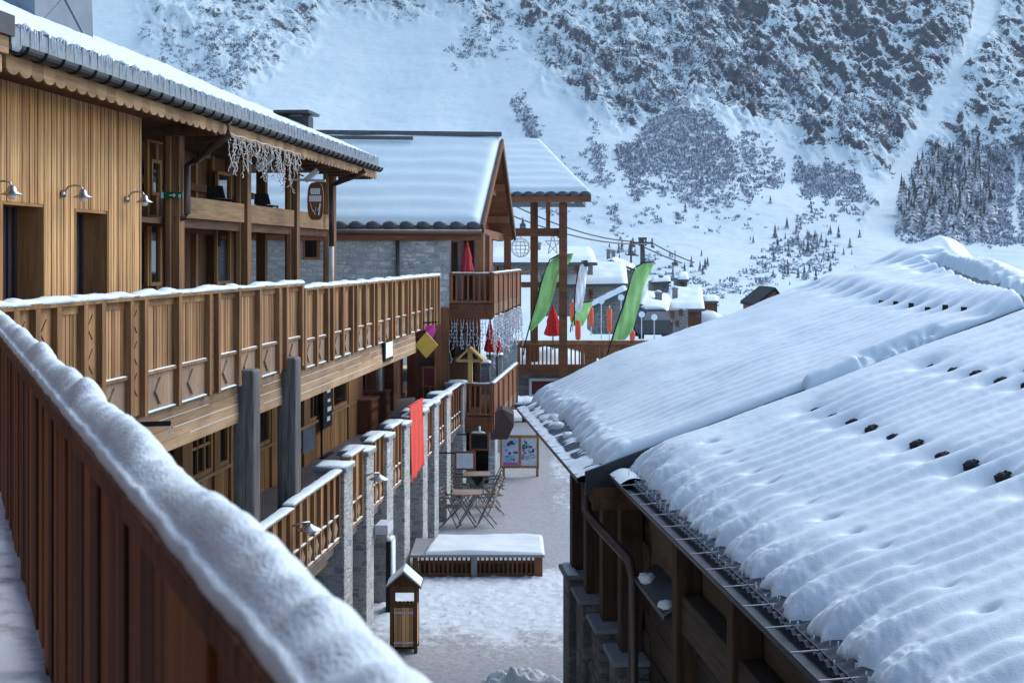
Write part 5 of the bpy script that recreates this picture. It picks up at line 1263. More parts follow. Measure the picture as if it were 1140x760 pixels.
for x, y0, y1, D, lab in ((637.5, 336, 356, 60, 'orange padded post nearest the timber tower'), (658, 342, 361, 60, 'orange padded post half behind the small green flag'), (678.5, 343, 367, 60, 'orange padded post left of the broad green flag'), (704, 368, 377, 57, 'short orange padded post at the foot of the broad green flag'), (643.5, 356, 375, 53, 'orange padded post on the terrace by the red parasol')):
    a = pxp(x, y0, D); b_ = pxp(x, y1, D); t = Thing('padded_post', lab, 'padded post', W, (a[0], D, b_[2] - .3), 'orange padded posts on the snow'); mb = MB(t)
    mb.tube([(a[0], D, b_[2] - .1), (a[0], D, b_[2] + .05), (a[0], D, a[2] - .06), (a[0], D, a[2])], [.09, .115, .115, .06], 12); mb.build('padding', M_org, smooth=True); mb = MB(t); mb.tube([(a[0], D, b_[2] - .5), (a[0], D, a[2] + .12)], .03, 7); mb.build('pole', M_ltgr)
for x, yt, yb, D, lab in ((669.5, 335, 366, 66, 'snow-plastered round sign on a thin pole left of the broad green flag'), (714.5, 350, 378, 66, 'snow-plastered round sign right beside the broad green flag'), (728.5, 353, 376, 66, 'snow-plastered round sign in front of the parked car'), (691.5, 331, 345, 66, 'snow-plastered round sign half behind the broad green flag')):
    c = pxp(x, yt, D); t = Thing('round_sign', lab, 'round sign', W, (c[0], D, (HY - yb) / F * D), 'snow-covered round signs'); mb = MB(t)
    mb.tube([(c[0], D, c[2]), (c[0], D + .05, c[2])], .155, 16); mb.build('disc', M_snow); mb = MB(t); mb.tube([(c[0], D + .08, (HY - yb) / F * D - .5), (c[0], D + .08, c[2])], .028, 6); mb.build('pole', M_ltgr)

# ------------------------------------------------------------------ street furniture
D = 37.3; x0, x1 = pxp(556.5, 0, D)[0], pxp(600, 0, D)[0]
def ZD(y, D): return (HY - y) / F * D
t = Thing('notice_board', 'honey timber two-panel notice board with small roof and piste map posters on the street', 'notice board', W, ((x0 + x1) / 2, D, G))
for x in (x0 + .07, x1 - .08): 
    mb = MB(t); mb.box(x, x + .07, D, D + .07, G, ZD(468, D)); mb.build('post', M_honey)
    mb = MB(t); mb.bar((x + .035, D + .05, G), (x + .035, D + .45, G + .5), .05); mb.build('brace', M_honey)
mb = MB(t); zt, zm, zb = ZD(468, D), ZD(484.5, D), ZD(518, D)
for p in ((x0, x1, zb - .07, zb), (x0, x1, zm - .07, zm + .01), (x0, x0 + .06, zb, zm - .07), (x1 - .06, x1, zb, zm - .07), ((x0 + x1) / 2 - .02, (x0 + x1) / 2 + .05, zb, zm - .07)): mb.box(p[0], p[1], D - .03, D - .002, p[2], p[3])
mb.build('frame', M_honey, bevel=.005)
mb = MB(t); mb.box(x0 + .08, x1 - .1, D - .02, D + .02, zm + .012, zt - .03); mb.build('header', M_wht)
mb = MB(t); mb.hexa([(x0 - .06, D - .3, zt - .02), (x1 + .06, D - .3, zt - .02), (x1 + .06, D + .2, zt + .16), (x0 - .06, D + .2, zt + .16), (x0 - .06, D - .3, zt + .02), (x1 + .06, D - .3, zt + .02), (x1 + .06, D + .2, zt + .2), (x0 - .06, D + .2, zt + .2)]); rf = mb.build('roof', M_honey)
snow_roof(t, [(x0 - .06, D - .3, zt + .022), (x1 + .06, D - .3, zt + .022), (x1 + .06, D + .2, zt + .202), (x0 - .06, D + .2, zt + .202)], .07, 'roof_snow', rf, M_snow, 20, 12, .06)
pc = [plain('print_' + n, c, .5) for n, c in (('pale_violet', (.42, .42, .55)), ('blue', (.10, .22, .42)), ('magenta', (.40, .08, .25)), ('navy', (.03, .04, .07)), ('teal', (.16, .38, .46)))]
for a, b_, seed in ((x0 + .06, (x0 + x1) / 2 - .02, 3), ((x0 + x1) / 2 + .05, x1 - .06, 8)):
    mb = MB(t); mb.box(a, b_, D - .02, D - .005, zb, zm - .07); ps = mb.build('poster', pc[0] if seed == 3 else M_ltgr)
    rg_ = random.Random(seed); H = zm - .07 - zb
    for c in (1, 3, 4, 2):
        mb = MB(t)
        if c == 2 and seed == 3: mb.box(a + .03, b_ - .02, D - .0235, D - .0205, zb + .01, zb + H * .12)
        else:
            for k in range(7):
                u0 = rg_.uniform(0, .75); v0_ = rg_.uniform(.12, .85); mb.box(a + (b_ - a) * u0, a + (b_ - a) * min(.98, u0 + rg_.uniform(.08, .3)), D - .0235 - .0005 * c - .0002 * k, D - .0205, zb + H * v0_, zb + H * min(.97, v0_ + rg_.uniform(.03, .14)))
        mb.build('printed_block', pc[c], ps)
# litter bin like a little house
D = 20.7; x0, x1 = pxp(434, 0, D)[0], pxp(464.5, 0, D)[0]; zt = ZD(637, D); ze = zt - .21; w = x1 - x0; d = .42
t = Thing('litter_bin', 'house-shaped brown and honey timber litter bin with snow on its little roof', 'litter bin', W, ((x0 + x1) / 2, D + d / 2, G))
for x in (x0, x1 - .05):
    for y in (D, D + d - .05): mb = MB(t); mb.box(x, x + .05, y, y + .05, G, ze - .001); mb.build('corner_post', M_dkw)
mb = MB(t); n = 5; zb, zd = G + .10, G + .70
for k in range(n): mb.box(x0 + .06 + (w - .12) * k / n + .003, x0 + .06 + (w - .12) * (k + 1) / n - .003, D + .008, D + .03, zb, zd)
dr = mb.build('door', M_slat)
mb = MB(t); mb.box(x0 + .06, x1 - .06, D + .0, D + .0075, zd - .09, zd - .06); mb.box(x0 + .06, x1 - .06, D + .0, D + .0075, zb + .05, zb + .08); mb.build('hinge_strap', M_ltgr, dr)
mb = MB(t)
for x in (x0 + .004, x1 - .024):
    for k in range(5): mb.box(x, x + .02, D + .055 + (d - .11) * k / 5, D + .05 + (d - .11) * (k + 1) / 5, zb, zd)
mb.box(x0 + .05, x1 - .05, D + d - .03, D + d - .01, zb, zd)
mb.build('side_boards', M_slat)
mb = MB(t); mb.box(x0 + .03, x1 - .03, D + .03, D + d - .03, G + .06, zd - .06); mb.build('liner', M_blk)
mb = MB(t); mb.box(x0 + .05, x1 - .05, D + .005, D + .04, zd + .001, zd + .06)
for k in range(5): mb.box(x0 + .08 + k * .06, x0 + .11 + k * .06, D + .0, D + .03, zd + .061, zd + .10)
mb.box(x0 + .05, x1 - .05, D + .005, D + .04, ze - .10, ze); mb.prism([(x0, D + .005, ze), (x1, D + .005, ze), ((x0 + x1) / 2, D + .005, zt - .03)], (0, .04, 0)); mb.prism([(x0, D + d - .05, ze), (x1, D + d - .05, ze), ((x0 + x1) / 2, D + d - .05, zt - .03)], (0, .04, 0)); mb.build('gable', M_dkw)
mb = MB(t); cx = (x0 + x1) / 2
for e in (x0 - .06, x1 + .06):
    mb.hexa([(cx, D - .05, zt - .03), (e, D - .05, ze - .04), (e, D + d + .05, ze - .04), (cx, D + d + .05, zt - .03), (cx, D - .05, zt), (e, D - .05, ze - .01), (e, D + d + .05, ze - .01), (cx, D + d + .05, zt)])
rf = mb.build('roof', M_dkw)
mb = MB(t)
for e in (x0 - .055, x1 + .055):
    mb.hexa([(cx, D - .04, zt + .001), (e, D - .04, ze - .009), (e, D + d + .04, ze - .009), (cx, D + d + .04, zt + .001), (cx, D - .035, zt + .045), (e, D - .035, ze + .02), (e, D + d + .035, ze + .02), (cx, D + d + .035, zt + .045)])
mb.build('roof_snow', M_snow, rf, bevel=.012)
# low slatted enclosure with a snowy flat top
D = 25.6; x0, x1 = pxp(459.5, 0, D)[0], pxp(604, 0, D)[0]; zt = ZD(617, D); dp = 1.5
t = Thing('slatted_enclosure', 'long low dark slatted box with a flat snow-covered lid across the street', 'enclosure', W, ((x0 + x1) / 2, D + dp / 2, G))
mb = MB(t); mb.box(x0 - .05, x1 + .04, D - .05, D + dp, zt - .045, zt); mb.build('lid', M_cap, bevel=.008)
for x, m_, w_ in ((x0, M_dkw, .09), ((x0 + x1) / 2 - .12, M_cap, .11), (x1 - .16, M_red, .16)):
    mb = MB(t); mb.box(x, x + w_, D, D + .08, G, zt - .046); mb.build('post', m_)
mb = MB(t); x = x0 + .12
while x < x1 - .18:
    mb.box(x, x + .035, D + .025, D + .05, G + .06, zt - .046); x += .088
x = D + .1
while x < D + dp - .1: mb.box(x1 - .06, x1 - .035, x, x + .035, G + .06, zt - .046); x += .1
mb.build('slats', M_dkw)
mb = MB(t); mb.box(x0 + .09, x1 - .16, D + .02, D + .055, G + .02, G + .08); mb.box(x0 + .09, x1 - .16, D + .02, D + .06, G + .27, G + .30); mb.box(x1 - .07, x1 - .03, D + .08, D + dp, G + .02, G + .08); mb.build('cross_rail', M_dkh)
mb = MB(t); mb.box(x0 + .1, x1 - .1, D + .22, D + .25, G, G + .27); mb.build('dark_backing', M_dkw)
snow_roof(t, [(x0 + .22, D - .03, zt), (x1 + .04, D - .05, zt), (x1 + .04, D + dp, zt), (x0 + .35, D + dp, zt)], .07, 'lid_snow', None, M_nsnow, 90, 50, .08, .25, 5)
# bistro tables and chairs
M_met = plain('bistro_metal', (.16, .15, .15), .4, .5, .6); M_woods = wood('bistro_slats', (.17, .12, .10), (.34, .26, .22), 'x')
def table(x, y, D, lab):
    c = pxp(x, y, D); t = Thing('bistro_table', lab, 'table', W, (c[0], D, G), 'bistro tables on the street'); z = G + .73
    mb = MB(t)
    for k in range(5): mb.box(c[0] - .33, c[0] + .33, D - .33 + .134 * k, D - .33 + .134 * k + .12, z, z + .025)
    mb.build('tabletop', M_woods)
    for sx in (-1, 1):
        for sy in (-1, 1): mb = MB(t); mb.bar((c[0] + .26 * sx, D + .26 * sy, z), (c[0] - .2 * sx, D + .26 * sy, G), .028); mb.build('leg', M_met)
    mb = MB(t); mb.bar((c[0], D - .26, G + .38), (c[0], D + .26, G + .38), .025); mb.build('stretcher', M_met)
def chair(x, y, D, ang, lab):
    c = Vector(pxp(x, y, D)); fr = Fr(c.x, D, math.cos(ang), math.sin(ang)); t = Thing('bistro_chair', lab, 'chair', fr, (0, 0, G), 'bistro chairs on the street')
    z = G + .45; mb = MB(t)
    for k in range(6): mb.box(-.2, .2, -.2 + .068 * k, -.2 + .068 * k + .055, z, z + .02)
    mb.build('seat', M_woods)
    for k in range(4): mb = MB(t); mb.bar((-.2, .205 + .01 * k, z + .16 + .085 * k), (.2, .205 + .01 * k, z + .16 + .085 * k), .05, .018); mb.build('back_slat', M_woods)
    for sx in (-.21, .21):
        mb = MB(t); mb.bar((sx, -.2, G), (sx, .24, z + .46), .022); mb.build('frame_leg', M_met)
        mb = MB(t); mb.bar((sx, .22, G), (sx, -.18, z), .022); mb.build('leg', M_met)
        mb = MB(t); mb.bar((sx, -.2, z + .22), (sx, .18, z + .24), .03); mb.bar((sx, -.19, z), (sx, -.19, z + .22), .02); mb.build('armrest', M_met)
table(531, 0, 33.2, 'slatted bistro table, the farther one by the stone piers'); table(520, 0, 30.6, 'slatted bistro table, the nearer one behind the snowy lid')
for x, D, an, lab in ((547, 33.0, -1.5, 'slatted bistro chair at the right of the farther table'), (549, 31.9, -1.3, 'slatted bistro chair in the middle of the right-hand row'), (541, 30.5, -1.7, 'slatted bistro chair at the right of the nearer table'), (513, 33.3, 1.5, 'slatted bistro chair at the left of the farther table'), (513, 31.9, 1.7, 'slatted bistro chair between the two tables by the piers'), (502, 30.4, 1.4, 'slatted bistro chair at the left of the nearer table')): chair(x, 0, D, an, lab)
# small snow-roofed wooden box by the far pier
D = 36.2; a = pxp(519, 0, D); t = Thing('menu_box', 'narrow honey timber menu box with a snowy sloping lid against the far stone pier', 'menu box', W, (a[0] + .2, D, G)); mb = MB(t)
mb.box(a[0], a[0] + .14, D, D + .3, G, ZD(537, D)); mb.build('post', M_honey); mb = MB(t); mb.bar((a[0] - .06, D + .15, ZD(530, D)), (a[0] + .3, D + .15, ZD(541, D)), .5, .05); mb.build('lid', M_snow)

# ------------------------------------------------------------------ village across the valley
M_vst = stone('village_stone', [(.12, .12, .125), (.25, .24, .23), (.18, .17, .17), (.32, .30, .28)], (.25, .25, .25), 1.6, 2.6, .06)
M_vpl = plain('village_render', (.30, .26, .24), .9)
def house(name, lab, D, wall, roofq, tk, wins=(), chim=(), mats=(None, None), depth=7, doors=()):
    """wall: polygon in pixels at depth D; roofq: (px,py,depth) corners eave0, eave1, ridge1, ridge0"""
    c = pxp(wall[0][0], max(p[1] for p in wall), D); t = Thing(name, lab, 'house' if name != 'wooden_hut' else 'hut', W, c); mb = MB(t)
    P = [Vector(pxp(p[0], p[1], D)) for p in wall]
    mb.prism(P, (depth * P[0].x / D * 0, depth, 0)); mb.build('wall', mats[0] or M_vst)
    q = [Vector(pxp(*r)) for r in roofq]; mb = MB(t); slab(mb, q, .2); back = [q[3] + Vector((0, .03, 0)), q[2] + Vector((0, .03, 0)), q[2] + (q[2] - q[1]).reflect(Vector((0, 0, 1))) , q[3] + (q[3] - q[0]).reflect(Vector((0, 0, 1)))]
    slab(mb, back, .2); rf = mb.build('roof', M_tile)
    snow_roof(t, q, tk, 'roof_snow', rf, M_rsnow, 26, 16, .35, .12, int(D))
    for x0, x1, y0, y1 in wins:
        a = pxp(x0, y0, D); b_ = pxp(x1, y1, D); mb = MB(t); mb.box(a[0], b_[0], D - .08, D + .02, b_[2], a[2]); w_ = mb.build('window', M_redh); m_ = .12; mb = MB(t); mb.box(a[0] + m_, b_[0] - m_, D - .10, D - .081, b_[2] + m_, a[2] - m_); mb.build('pane', M_gldk, w_)
    for x0, x1, y0, y1, Dc in chim:
        a = pxp(x0, y0, Dc); b_ = pxp(x1, y1, Dc); mb = MB(t); mb.box(a[0], b_[0], Dc, Dc + (b_[0] - a[0]), b_[2] - .8, a[2]); mb.box(a[0] - .06, b_[0] + .06, Dc - .06, Dc + (b_[0] - a[0]) + .06, a[2] + .001, a[2] + .1); mb.build('chimney', M_vst, rf); mb = MB(t); mb.snow((a[0], Dc + (b_[0] - a[0]) / 2, a[2] + .1), (b_[0], Dc + (b_[0] - a[0]) / 2, a[2] + .1), b_[0] - a[0], .16, 2, .15); mb.build('chimney_snow', M_snow, rf)
    return t
house('stone_house', 'long low stone house with white roof and dark lit windows behind the timber tower', 84, [(545, 306), (660, 306), (660, 291), (545, 291)], [(540, 292, 83), (665, 292, 83), (660, 279, 90), (545, 279, 90)], .3, [(551, 557, 294, 303), (561, 567, 294, 303), (640, 645, 294, 303)], [(598, 602, 272, 281, 88)], depth=6)
house('stone_house', 'stone house with twin chimneys and a broad white roof behind the white flag', 92, [(600, 352), (697, 352), (697, 315), (600, 315)], [(596, 317, 91.5), (699, 315.5, 91.5), (697, 296, 98), (600, 298, 98)], .35, [(684, 688, 320, 334), (655, 660, 322, 334)], depth=8)
house('stone_house', 'grey gable house with two square chimneys rising behind the stone house by the white flag', 112, [(659, 320), (703, 320), (703, 302), (679, 291), (659, 300)], [(655, 301, 111), (680, 289, 111), (680, 289, 119), (655, 301, 119)], .15, [], [(675.5, 679.5, 279, 293, 113), (681, 685, 280, 294, 113)], depth=8)
t = Thing('house_roof_wing', 'snowy right-hand roof wing of the grey gable house', 'roof', W, pxp(690, 300, 111)); mb = MB(t); q = [Vector(pxp(680, 289, 111)), Vector(pxp(709, 300.5, 111)), Vector(pxp(709, 299, 119)), Vector(pxp(680, 287.5, 119))]; slab(mb, q, .2); rf = mb.build('roof', M_tile); snow_roof(t, q, .3, 'roof_snow', rf, M_rsnow, 16, 12, .3)
house('stone_house', 'stone barn with a sloping snow edge directly left of the broad green flag', 78, [(660, 372), (712, 372), (712, 322), (697, 322), (660, 340)], [(657, 342, 77.5), (698, 322.5, 77.5), (698, 322.5, 84), (657, 342, 84)], .3, [], depth=6)
house('stone_house', 'stone house with brown shutters and snow roof right of the broad green flag', 100, [(711, 372), (766, 372), (766, 345), (735, 345), (722, 337), (711, 337)], [(712, 338, 99.4), (744, 346, 99.4), (748, 332, 106), (716, 326, 106)], .3, [(747, 751, 346, 355), (756, 760, 344, 352), (752, 756, 357, 363), (741, 745, 349, 357)], [(730, 737, 327, 336, 102)], depth=7)
house('stone_house', 'dark fronted house with a wide flat white roof at the right end of the village', 104, [(764, 372), (781, 372), (781, 343), (764, 343)], [(742, 344, 103.4), (784.5, 343.5, 103.4), (782, 324, 111), (744, 324, 111)], .35, [(774, 779, 346, 353)], [(749, 754.5, 322, 335, 106)], mats=(M_dkw, None), depth=6)
house('stone_house', 'short stone tower house behind the village roofs', 118, [(756, 332), (765, 332), (765, 310), (756, 310)], [(754, 311, 117), (767, 311, 117), (766, 306, 121), (755, 306, 121)], .3, [(759, 762, 314, 320)], depth=4)
house('stone_house', 'low grey stone outbuilding behind the village roofs with an uneven top', 116, [(727, 326), (745, 326), (745, 313), (736, 310), (727, 314)], [(725, 314, 115), (747, 313, 115), (746, 309, 119), (726, 310, 119)], .2, [], [(734, 738, 308, 313, 117)], depth=4)
house('wooden_hut', 'small dark wooden hut with a white flat roof right of the village', 125, [(785, 358), (798.5, 358), (798.5, 334), (785, 334)], [(783.5, 335, 124), (800, 335, 124), (799, 331, 130), (784, 331, 130)], .3, mats=(M_dkw, None), depth=5)
t = Thing('snow_bank', 'rounded white snow bank beside the dark hut', 'snow bank', W, pxp(785, 362, 112)); mb = MB(t); c = pxp(787, 356, 112); mb.ball((c[0], c[1], c[2] - .5), 1.7, (1, .8, .75), .06, 16, 9, 2); mb.solo(M_snow, smooth=True)
t = Thing('wooden_hut', 'dark brown gable peeking over the right-hand snow roof', 'hut', W, pxp(860, 345, 70))
p_ = [Vector(pxp(x, y, 70)) for x, y in ((843, 336), (863.5, 320), (874, 334), (874, 350), (843, 350))]
mb = MB(t); mb.prism([p + Vector((0, .25, -.12)) for p in p_], (0, 4, 0)); mb.build('wall', M_red)
mb = MB(t)
for a_, b_ in ((p_[1], p_[0]), (p_[1], p_[2])):
    d_ = (b_ - a_) * 1.12; mb.hexa([a_ - Vector((0, 0, .16)), a_ + d_ - Vector((0, 0, .16)), a_ + d_ + Vector((0, 4.5, -.16)), a_ + Vector((0, 4.5, -.16)), a_, a_ + d_, a_ + d_ + Vector((0, 4.5, 0)), a_ + Vector((0, 4.5, 0))])
rf = mb.build('roof', M_blk)
snow_roof(t, [p_[1] + (p_[2] - p_[1]) * 1.1 + Vector((0, .3, .01)), p_[1] + Vector((0, .3, .01)), p_[1] + Vector((0, 4.4, .01)), p_[1] + (p_[2] - p_[1]) * 1.1 + Vector((0, 4.4, .01))], .12, 'roof_snow', rf, M_rsnow, 14, 12, .2)
# parked car
D = 72; t = Thing('parked_car', 'dark car with snow on its roof parked in front of the stone house', 'car', W, pxp(731, 378, D)); c = pxp(731, 378, D); z = c[2]; x = c[0]
mb = MB(t); prof = [(-.95, .25), (-.98, .75), (-.85, 1.02), (-.55, 1.62), (.55, 1.62), (.85, 1.02), (.98, .75), (.95, .25)]
mb.prism([(x + p[0] * .93, D, z + p[1]) for p in prof], (0, 3.9, 0)); mb.build('body', plain('dark_car_paint', (.02, .025, .035), .25, .5), bevel=.08)
mb = MB(t); mb.prism([(x - .72, D - .012, z + 1.05), (x + .72, D - .012, z + 1.05), (x + .5, D - .012, z + 1.5), (x - .5, D - .012, z + 1.5)], (0, .01, 0)); mb.build('rear_window', M_gls)
for sx in (-1, 1):
    mb = MB(t); mb.box(x + sx * .78 - .1, x + sx * .78 + .1, D - .02, D - .005, z + .78, z + .95); mb.build('tail_light', M_mar)
    for yy_ in (.7, 3.1): mb = MB(t); mb.tube([(x + sx * .62, D + yy_, z + .3), (x + sx * .9, D + yy_, z + .3)], .31, 18); mb.build('wheel', M_blk)
mb = MB(t); mb.snow((x, D + .5, z + 1.62), (x, D + 3.4, z + 1.62), 1.0, .16, 2, .2); mb.build('roof_snow', M_snow, smooth=True)
# ------------------------------------------------------------------ chairlift
Dp = 420; c = Vector(pxp(716, 303, Dp)); zt = (HY - 266) / F * Dp
t = Thing('lift_pylon', 'dark steel chairlift pylon with crossarm on the lower slope', 'pylon', W, c); mb = MB(t); mb.tube([c - Vector((0, 0, 1)), Vector((c.x - .3, Dp, zt))], [1.0, .65], 10); mb.build('mast', M_dark, smooth=True)
mb = MB(t); mb.box(c.x - 3.3, c.x + 2.9, Dp - .3, Dp + .3, zt - 1.6, zt - .9); mb.box(c.x - 1.5, c.x + 1.1, Dp - .4, Dp + .4, zt - .2, zt + .5)
for e in (-3.2, -1.2, .8, 2.8): mb.box(c.x + e - .2, c.x + e + .2, Dp - .5, Dp + .5, zt - 2.2, zt + .2)
mb.build('crossarm', M_dark); mb = MB(t); mb.bar((c.x - 3.4, Dp - 1.5, zt - 2.1), (c.x - 2.6, Dp + 1.5, zt - 2.3), .7); mb.bar((c.x + 2.6, Dp - 1.5, zt - 2.3), (c.x + 3.4, Dp + 1.5, zt - 2.5), .7); mb.build('sheave_train', M_dark)
def cable(pts, lab):
    t = Thing('lift_cable', lab, 'cable', W, pxp(*pts[0])); mb = MB(t); P = []
    for p, q in zip(pts, pts[1:]):
        p, q = Vector(pxp(*p)), Vector(pxp(*q))
        for k in range(12): f_ = k / 12; P.append(p.lerp(q, f_) - Vector((0, 0, 3.0 * 4 * f_ * (1 - f_) * (q - p).length / 160)))
    P.append(Vector(pxp(*pts[-1]))); mb.tube(P, [.05 + .0004 * p.y for p in P], 6); return mb.solo(M_dark)
cable([(540, 212, 300), (705, 269, 418), (836, 306, 560)], 'lower thin dark lift cable running down past the pylon'); cable([(560, 236, 300), (727, 271, 422), (838, 303, 560)], 'upper thin dark lift cable running down past the pylon')
def lift_chair(x, y0, y1, D, lab):
    a = Vector(pxp(x, y0, D)); b_ = Vector(pxp(x, y1, D)); t = Thing('lift_chair', lab, 'chairlift chair', W, b_, 'chairs hanging on the lift cable'); s_ = D / F
    mb = MB(t); mb.bar(a, b_ + Vector((0, 0, 1.2)), .28); mb.build('hanger', M_dark)
    mb = MB(t); mb.box(b_.x - 3.2 * s_, b_.x + 3.2 * s_, D - .3, D + .6, b_.z + .3, b_.z + .75); mb.build('seat', M_dark); mb = MB(t); mb.box(b_.x - 3.2 * s_, b_.x + 3.2 * s_, D + .45, D + .65, b_.z + .8, b_.z + 1.5)
    for e in (-3.4, 3.4): mb.bar((b_.x + e * s_, D, b_.z + .3), (b_.x, D, b_.z + 2.4), .22)
    mb.build('backrest', M_dark)
lift_chair(702.5, 267, 285, 400, 'chairlift chair just left of the pylon'); lift_chair(751.5, 279, 297, 450, 'chairlift chair right of the pylon, above the village'); lift_chair(803, 294, 313, 505, 'farthest chairlift chair, low above the bushes'); lift_chair(582, 242, 256, 318, 'chairlift chair seen through the timber tower')
t = Thing('lamp_mast', 'thin street mast with crossbars left of the lift pylon', 'mast', W, pxp(702.5, 330, 130)); mb = MB(t); a = pxp(702.5, 268, 130); b_ = pxp(702.5, 330, 130); mb.tube([b_, a], .10, 7); mb.bar(pxp(697, 283.5, 130), pxp(711, 284.5, 130), .12); mb.solo(M_dark)
# ------------------------------------------------------------------ chalet on the right with the big snowy roof
KR = .354; ZF, ZN = -2.338, -2.44; SJ = 6.65           # roof planes (far, near), joint between the two roof lengths
th = Thing('snowy_chalet', 'dark timber chalet with two stepped roof lengths under thick rippled snow', 'chalet', RB, (8, 1, G))
def ridge_t(a): return 6.66 - .205 * a
M_rdk = plain('dark_roof_sheet', (.035, .04, .05), .45, .4, .2, .3, 8)
def roof_slab(a0, a1, b0, z0, back):
    mb = MB(th); n = 14; av = np.linspace(a0, a1, n)
    for p, q in zip(av, av[1:]):
        t0, t1 = ridge_t(p), ridge_t(q)
        mb.hexa([(p, b0, z0 + KR * b0 - .12), (q, b0, z0 + KR * b0 - .12), (q, t1, z0 + KR * t1 - .12), (p, t0, z0 + KR * t0 - .12), (p, b0, z0 + KR * b0), (q, b0, z0 + KR * b0), (q, t1, z0 + KR * t1), (p, t0, z0 + KR * t0)])
        mb.hexa([(p, t0 + .001, z0 + KR * t0 - .12), (q, t1 + .001, z0 + KR * t1 - .12), (q, t1 + 6, z0 + KR * t1 - 2.6), (p, t0 + 6, z0 + KR * t0 - 2.6), (p, t0 + .001, z0 + KR * t0), (q, t1 + .001, z0 + KR * t1), (q, t1 + 6, z0 + KR * t1 - 2.5), (p, t0 + 6, z0 + KR * t0 - 2.5)])
    return mb.build('roof', M_rdk)
rf_far = roof_slab(0, SJ, 0, ZF, 0); rf_near = roof_slab(SJ + .02, 20.4, .33, ZN, 0)
# corrugated sheets showing along the eaves
for a0, a1, b0, z0, b1, rf in ((0.02, SJ - .02, .0, ZF, 1.0, rf_far), (SJ + .04, 20.3, .33, ZN, 1.2, rf_near)):
    u = np.arange(a0, a1, .016); v = np.linspace(b0, b1, 4); U, V_ = np.meshgrid(u, v)
    mb = MB(th); mb.sheet(np.stack([U, V_ - .01, z0 + KR * V_ + .014 + .010 * np.sin(U * 2 * np.pi / .13)], -1)); mb.build('corrugated_sheet', M_rdk, rf, smooth=True)
rows_far = [RB.hit(1057, 301, ZF + .14, KR)[1], RB.hit(1037, 342, ZF + .14, KR)[1]]
rows_near = [RB.hit(1095, 415, ZN + .14, KR)[1], RB.hit(1090, 397, ZN + .14, KR)[1], RB.hit(1020, 490, ZN + .14, KR)[1], RB.hit(1063, 644, ZN + .14, KR)[1], RB.hit(1000, 680, ZN + .12, KR)[1]]
GP = .52
def snow_far():
    nx_, nt = 300, 300
    a = np.linspace(-.10, SJ - .03, nx_); v = np.linspace(0, 1, nt); A, Vv = np.meshgrid(a, v)
    top = ridge_t(A) + .30; b0 = .12 + .05 * fbm(A * 1.6, A * 0, 3, 61) + .10 * sst(2.2, .8, A) * 0 + .12 * np.exp(-((A - 3.2) / 1.0)**2) + .05 * fbm(A * 6, A * 0, 2, 62)
    Bt = b0 + (top - b0) * Vv
    d_e = Bt - b0; d_f = A + .10; d_n = SJ - .03 - A; d_r = top - Bt
    base = .19 + .05 * fbm(A * .5, Bt * .5, 3, 63) - .02 * sst(2.5, 6, Bt)
    # the deeper drift over the far, lower part
    drift = .13 * sst(5.4, 3.0, A + .55 * (Bt - 1.2) + .5 * fbm(A * .9, Bt * .6, 2, 64)) * sst(.3, 1.6, Bt)
    rip = .018 * np.sin(2 * np.pi * A / .26 + .5 * fbm(A * .4, Bt * .8, 2, 65)) * (1 - .88 * sst(.0, .07, drift)) * (.6 + .6 * pn(A * 1.1, Bt * .6, 66))
    h = base + drift + rip
    for rb, dp, wd in zip(rows_far, (.19, .13), (.20, .20)):
        k = ((A / GP) % 1 - .5) * GP; dd = dp * np.exp(-(k / .11)**2 - ((Bt - rb - .0) / wd)**2 * (1 + .8 * (Bt > rb))); h = h - dd * (.75 + .5 * pn(np.floor(A / GP) * 3.3, A * 0 + 1.5, 67))
        h = h + .03 * np.exp(-((Bt - rb - .35) / .2)**2)
    # bare strip under the ridge where the sheets show
    bare = np.exp(-((ridge_t(A) - .32 - Bt) / .13)**4) * sst(.85, 1.5, A); h = h - .30 * bare - .06 * sst(-.25, -.05, Bt - ridge_t(A)) * sst(.3, 1.2, A)
    streak = np.exp(-(((A / .26) % 1 - .5) * .26 / .05)**2) * sst(.95, .45, ridge_t(A) - Bt) * sst(.1, .2, ridge_t(A) - Bt) * sst(.6, 1.2, A) * sst(2.8, 1.6, A); h = h - .2 * streak
    # slab slipped off near the joint
    sl = np.exp(-((A - SJ + .02) / .22)**4) * sst(2.95, 3.05, Bt) * sst(3.95, 3.8, Bt); h = h - .20 * sl * (.7 + .6 * fbm(A * 6, Bt * 6, 2, 68))
    h = h + .012 * np.exp(-((A - SJ + .25) / .22)**2) * (1 - np.clip(sl * 3, 0, 1))
    lip = lambda d, r: np.sqrt(np.clip(1 - (1 - np.clip(d / r, 0, 1))**2, 0, 1))
    h = h * (.10 + .9 * lip(d_e, .28)) * (.05 + .95 * lip(d_f, .16)) * (.30 + .70 * lip(d_n, .26)) * (.75 + .25 * lip(d_r, .3))
    h = h + .022 * fbm(A * 6, Bt * 6, 3, 69) * sst(.55, .1, d_e) + .003 * fbm(A * 9, Bt * 9, 2, 70)
    z = ZF + KR * np.minimum(Bt, ridge_t(A)) - .55 * KR * np.maximum(Bt - ridge_t(A), 0)
    h = h - .30 * (np.exp(-(((A / GP) % 1 - .5) / .2)**2) * sst(.25, .0, d_e)) * .35
    P = np.stack([A, Bt, z + h], -1)
    sk = P[0:1].copy(); sk[..., 2] = (ZF + KR * b0[0:1]) - .01; sk[..., 1] += .02
    P = np.concatenate([sk, P], 0)
    l = P[:, :1].copy(); l[..., 2] -= .30; r_ = P[:, -1:].copy(); r_[..., 2] -= .05
    P = np.concatenate([l, P, r_], 1)
    mb = MB(th); mb.sheet(P); return mb.build('roof_snow', M_rsnow, rf_far, smooth=True)
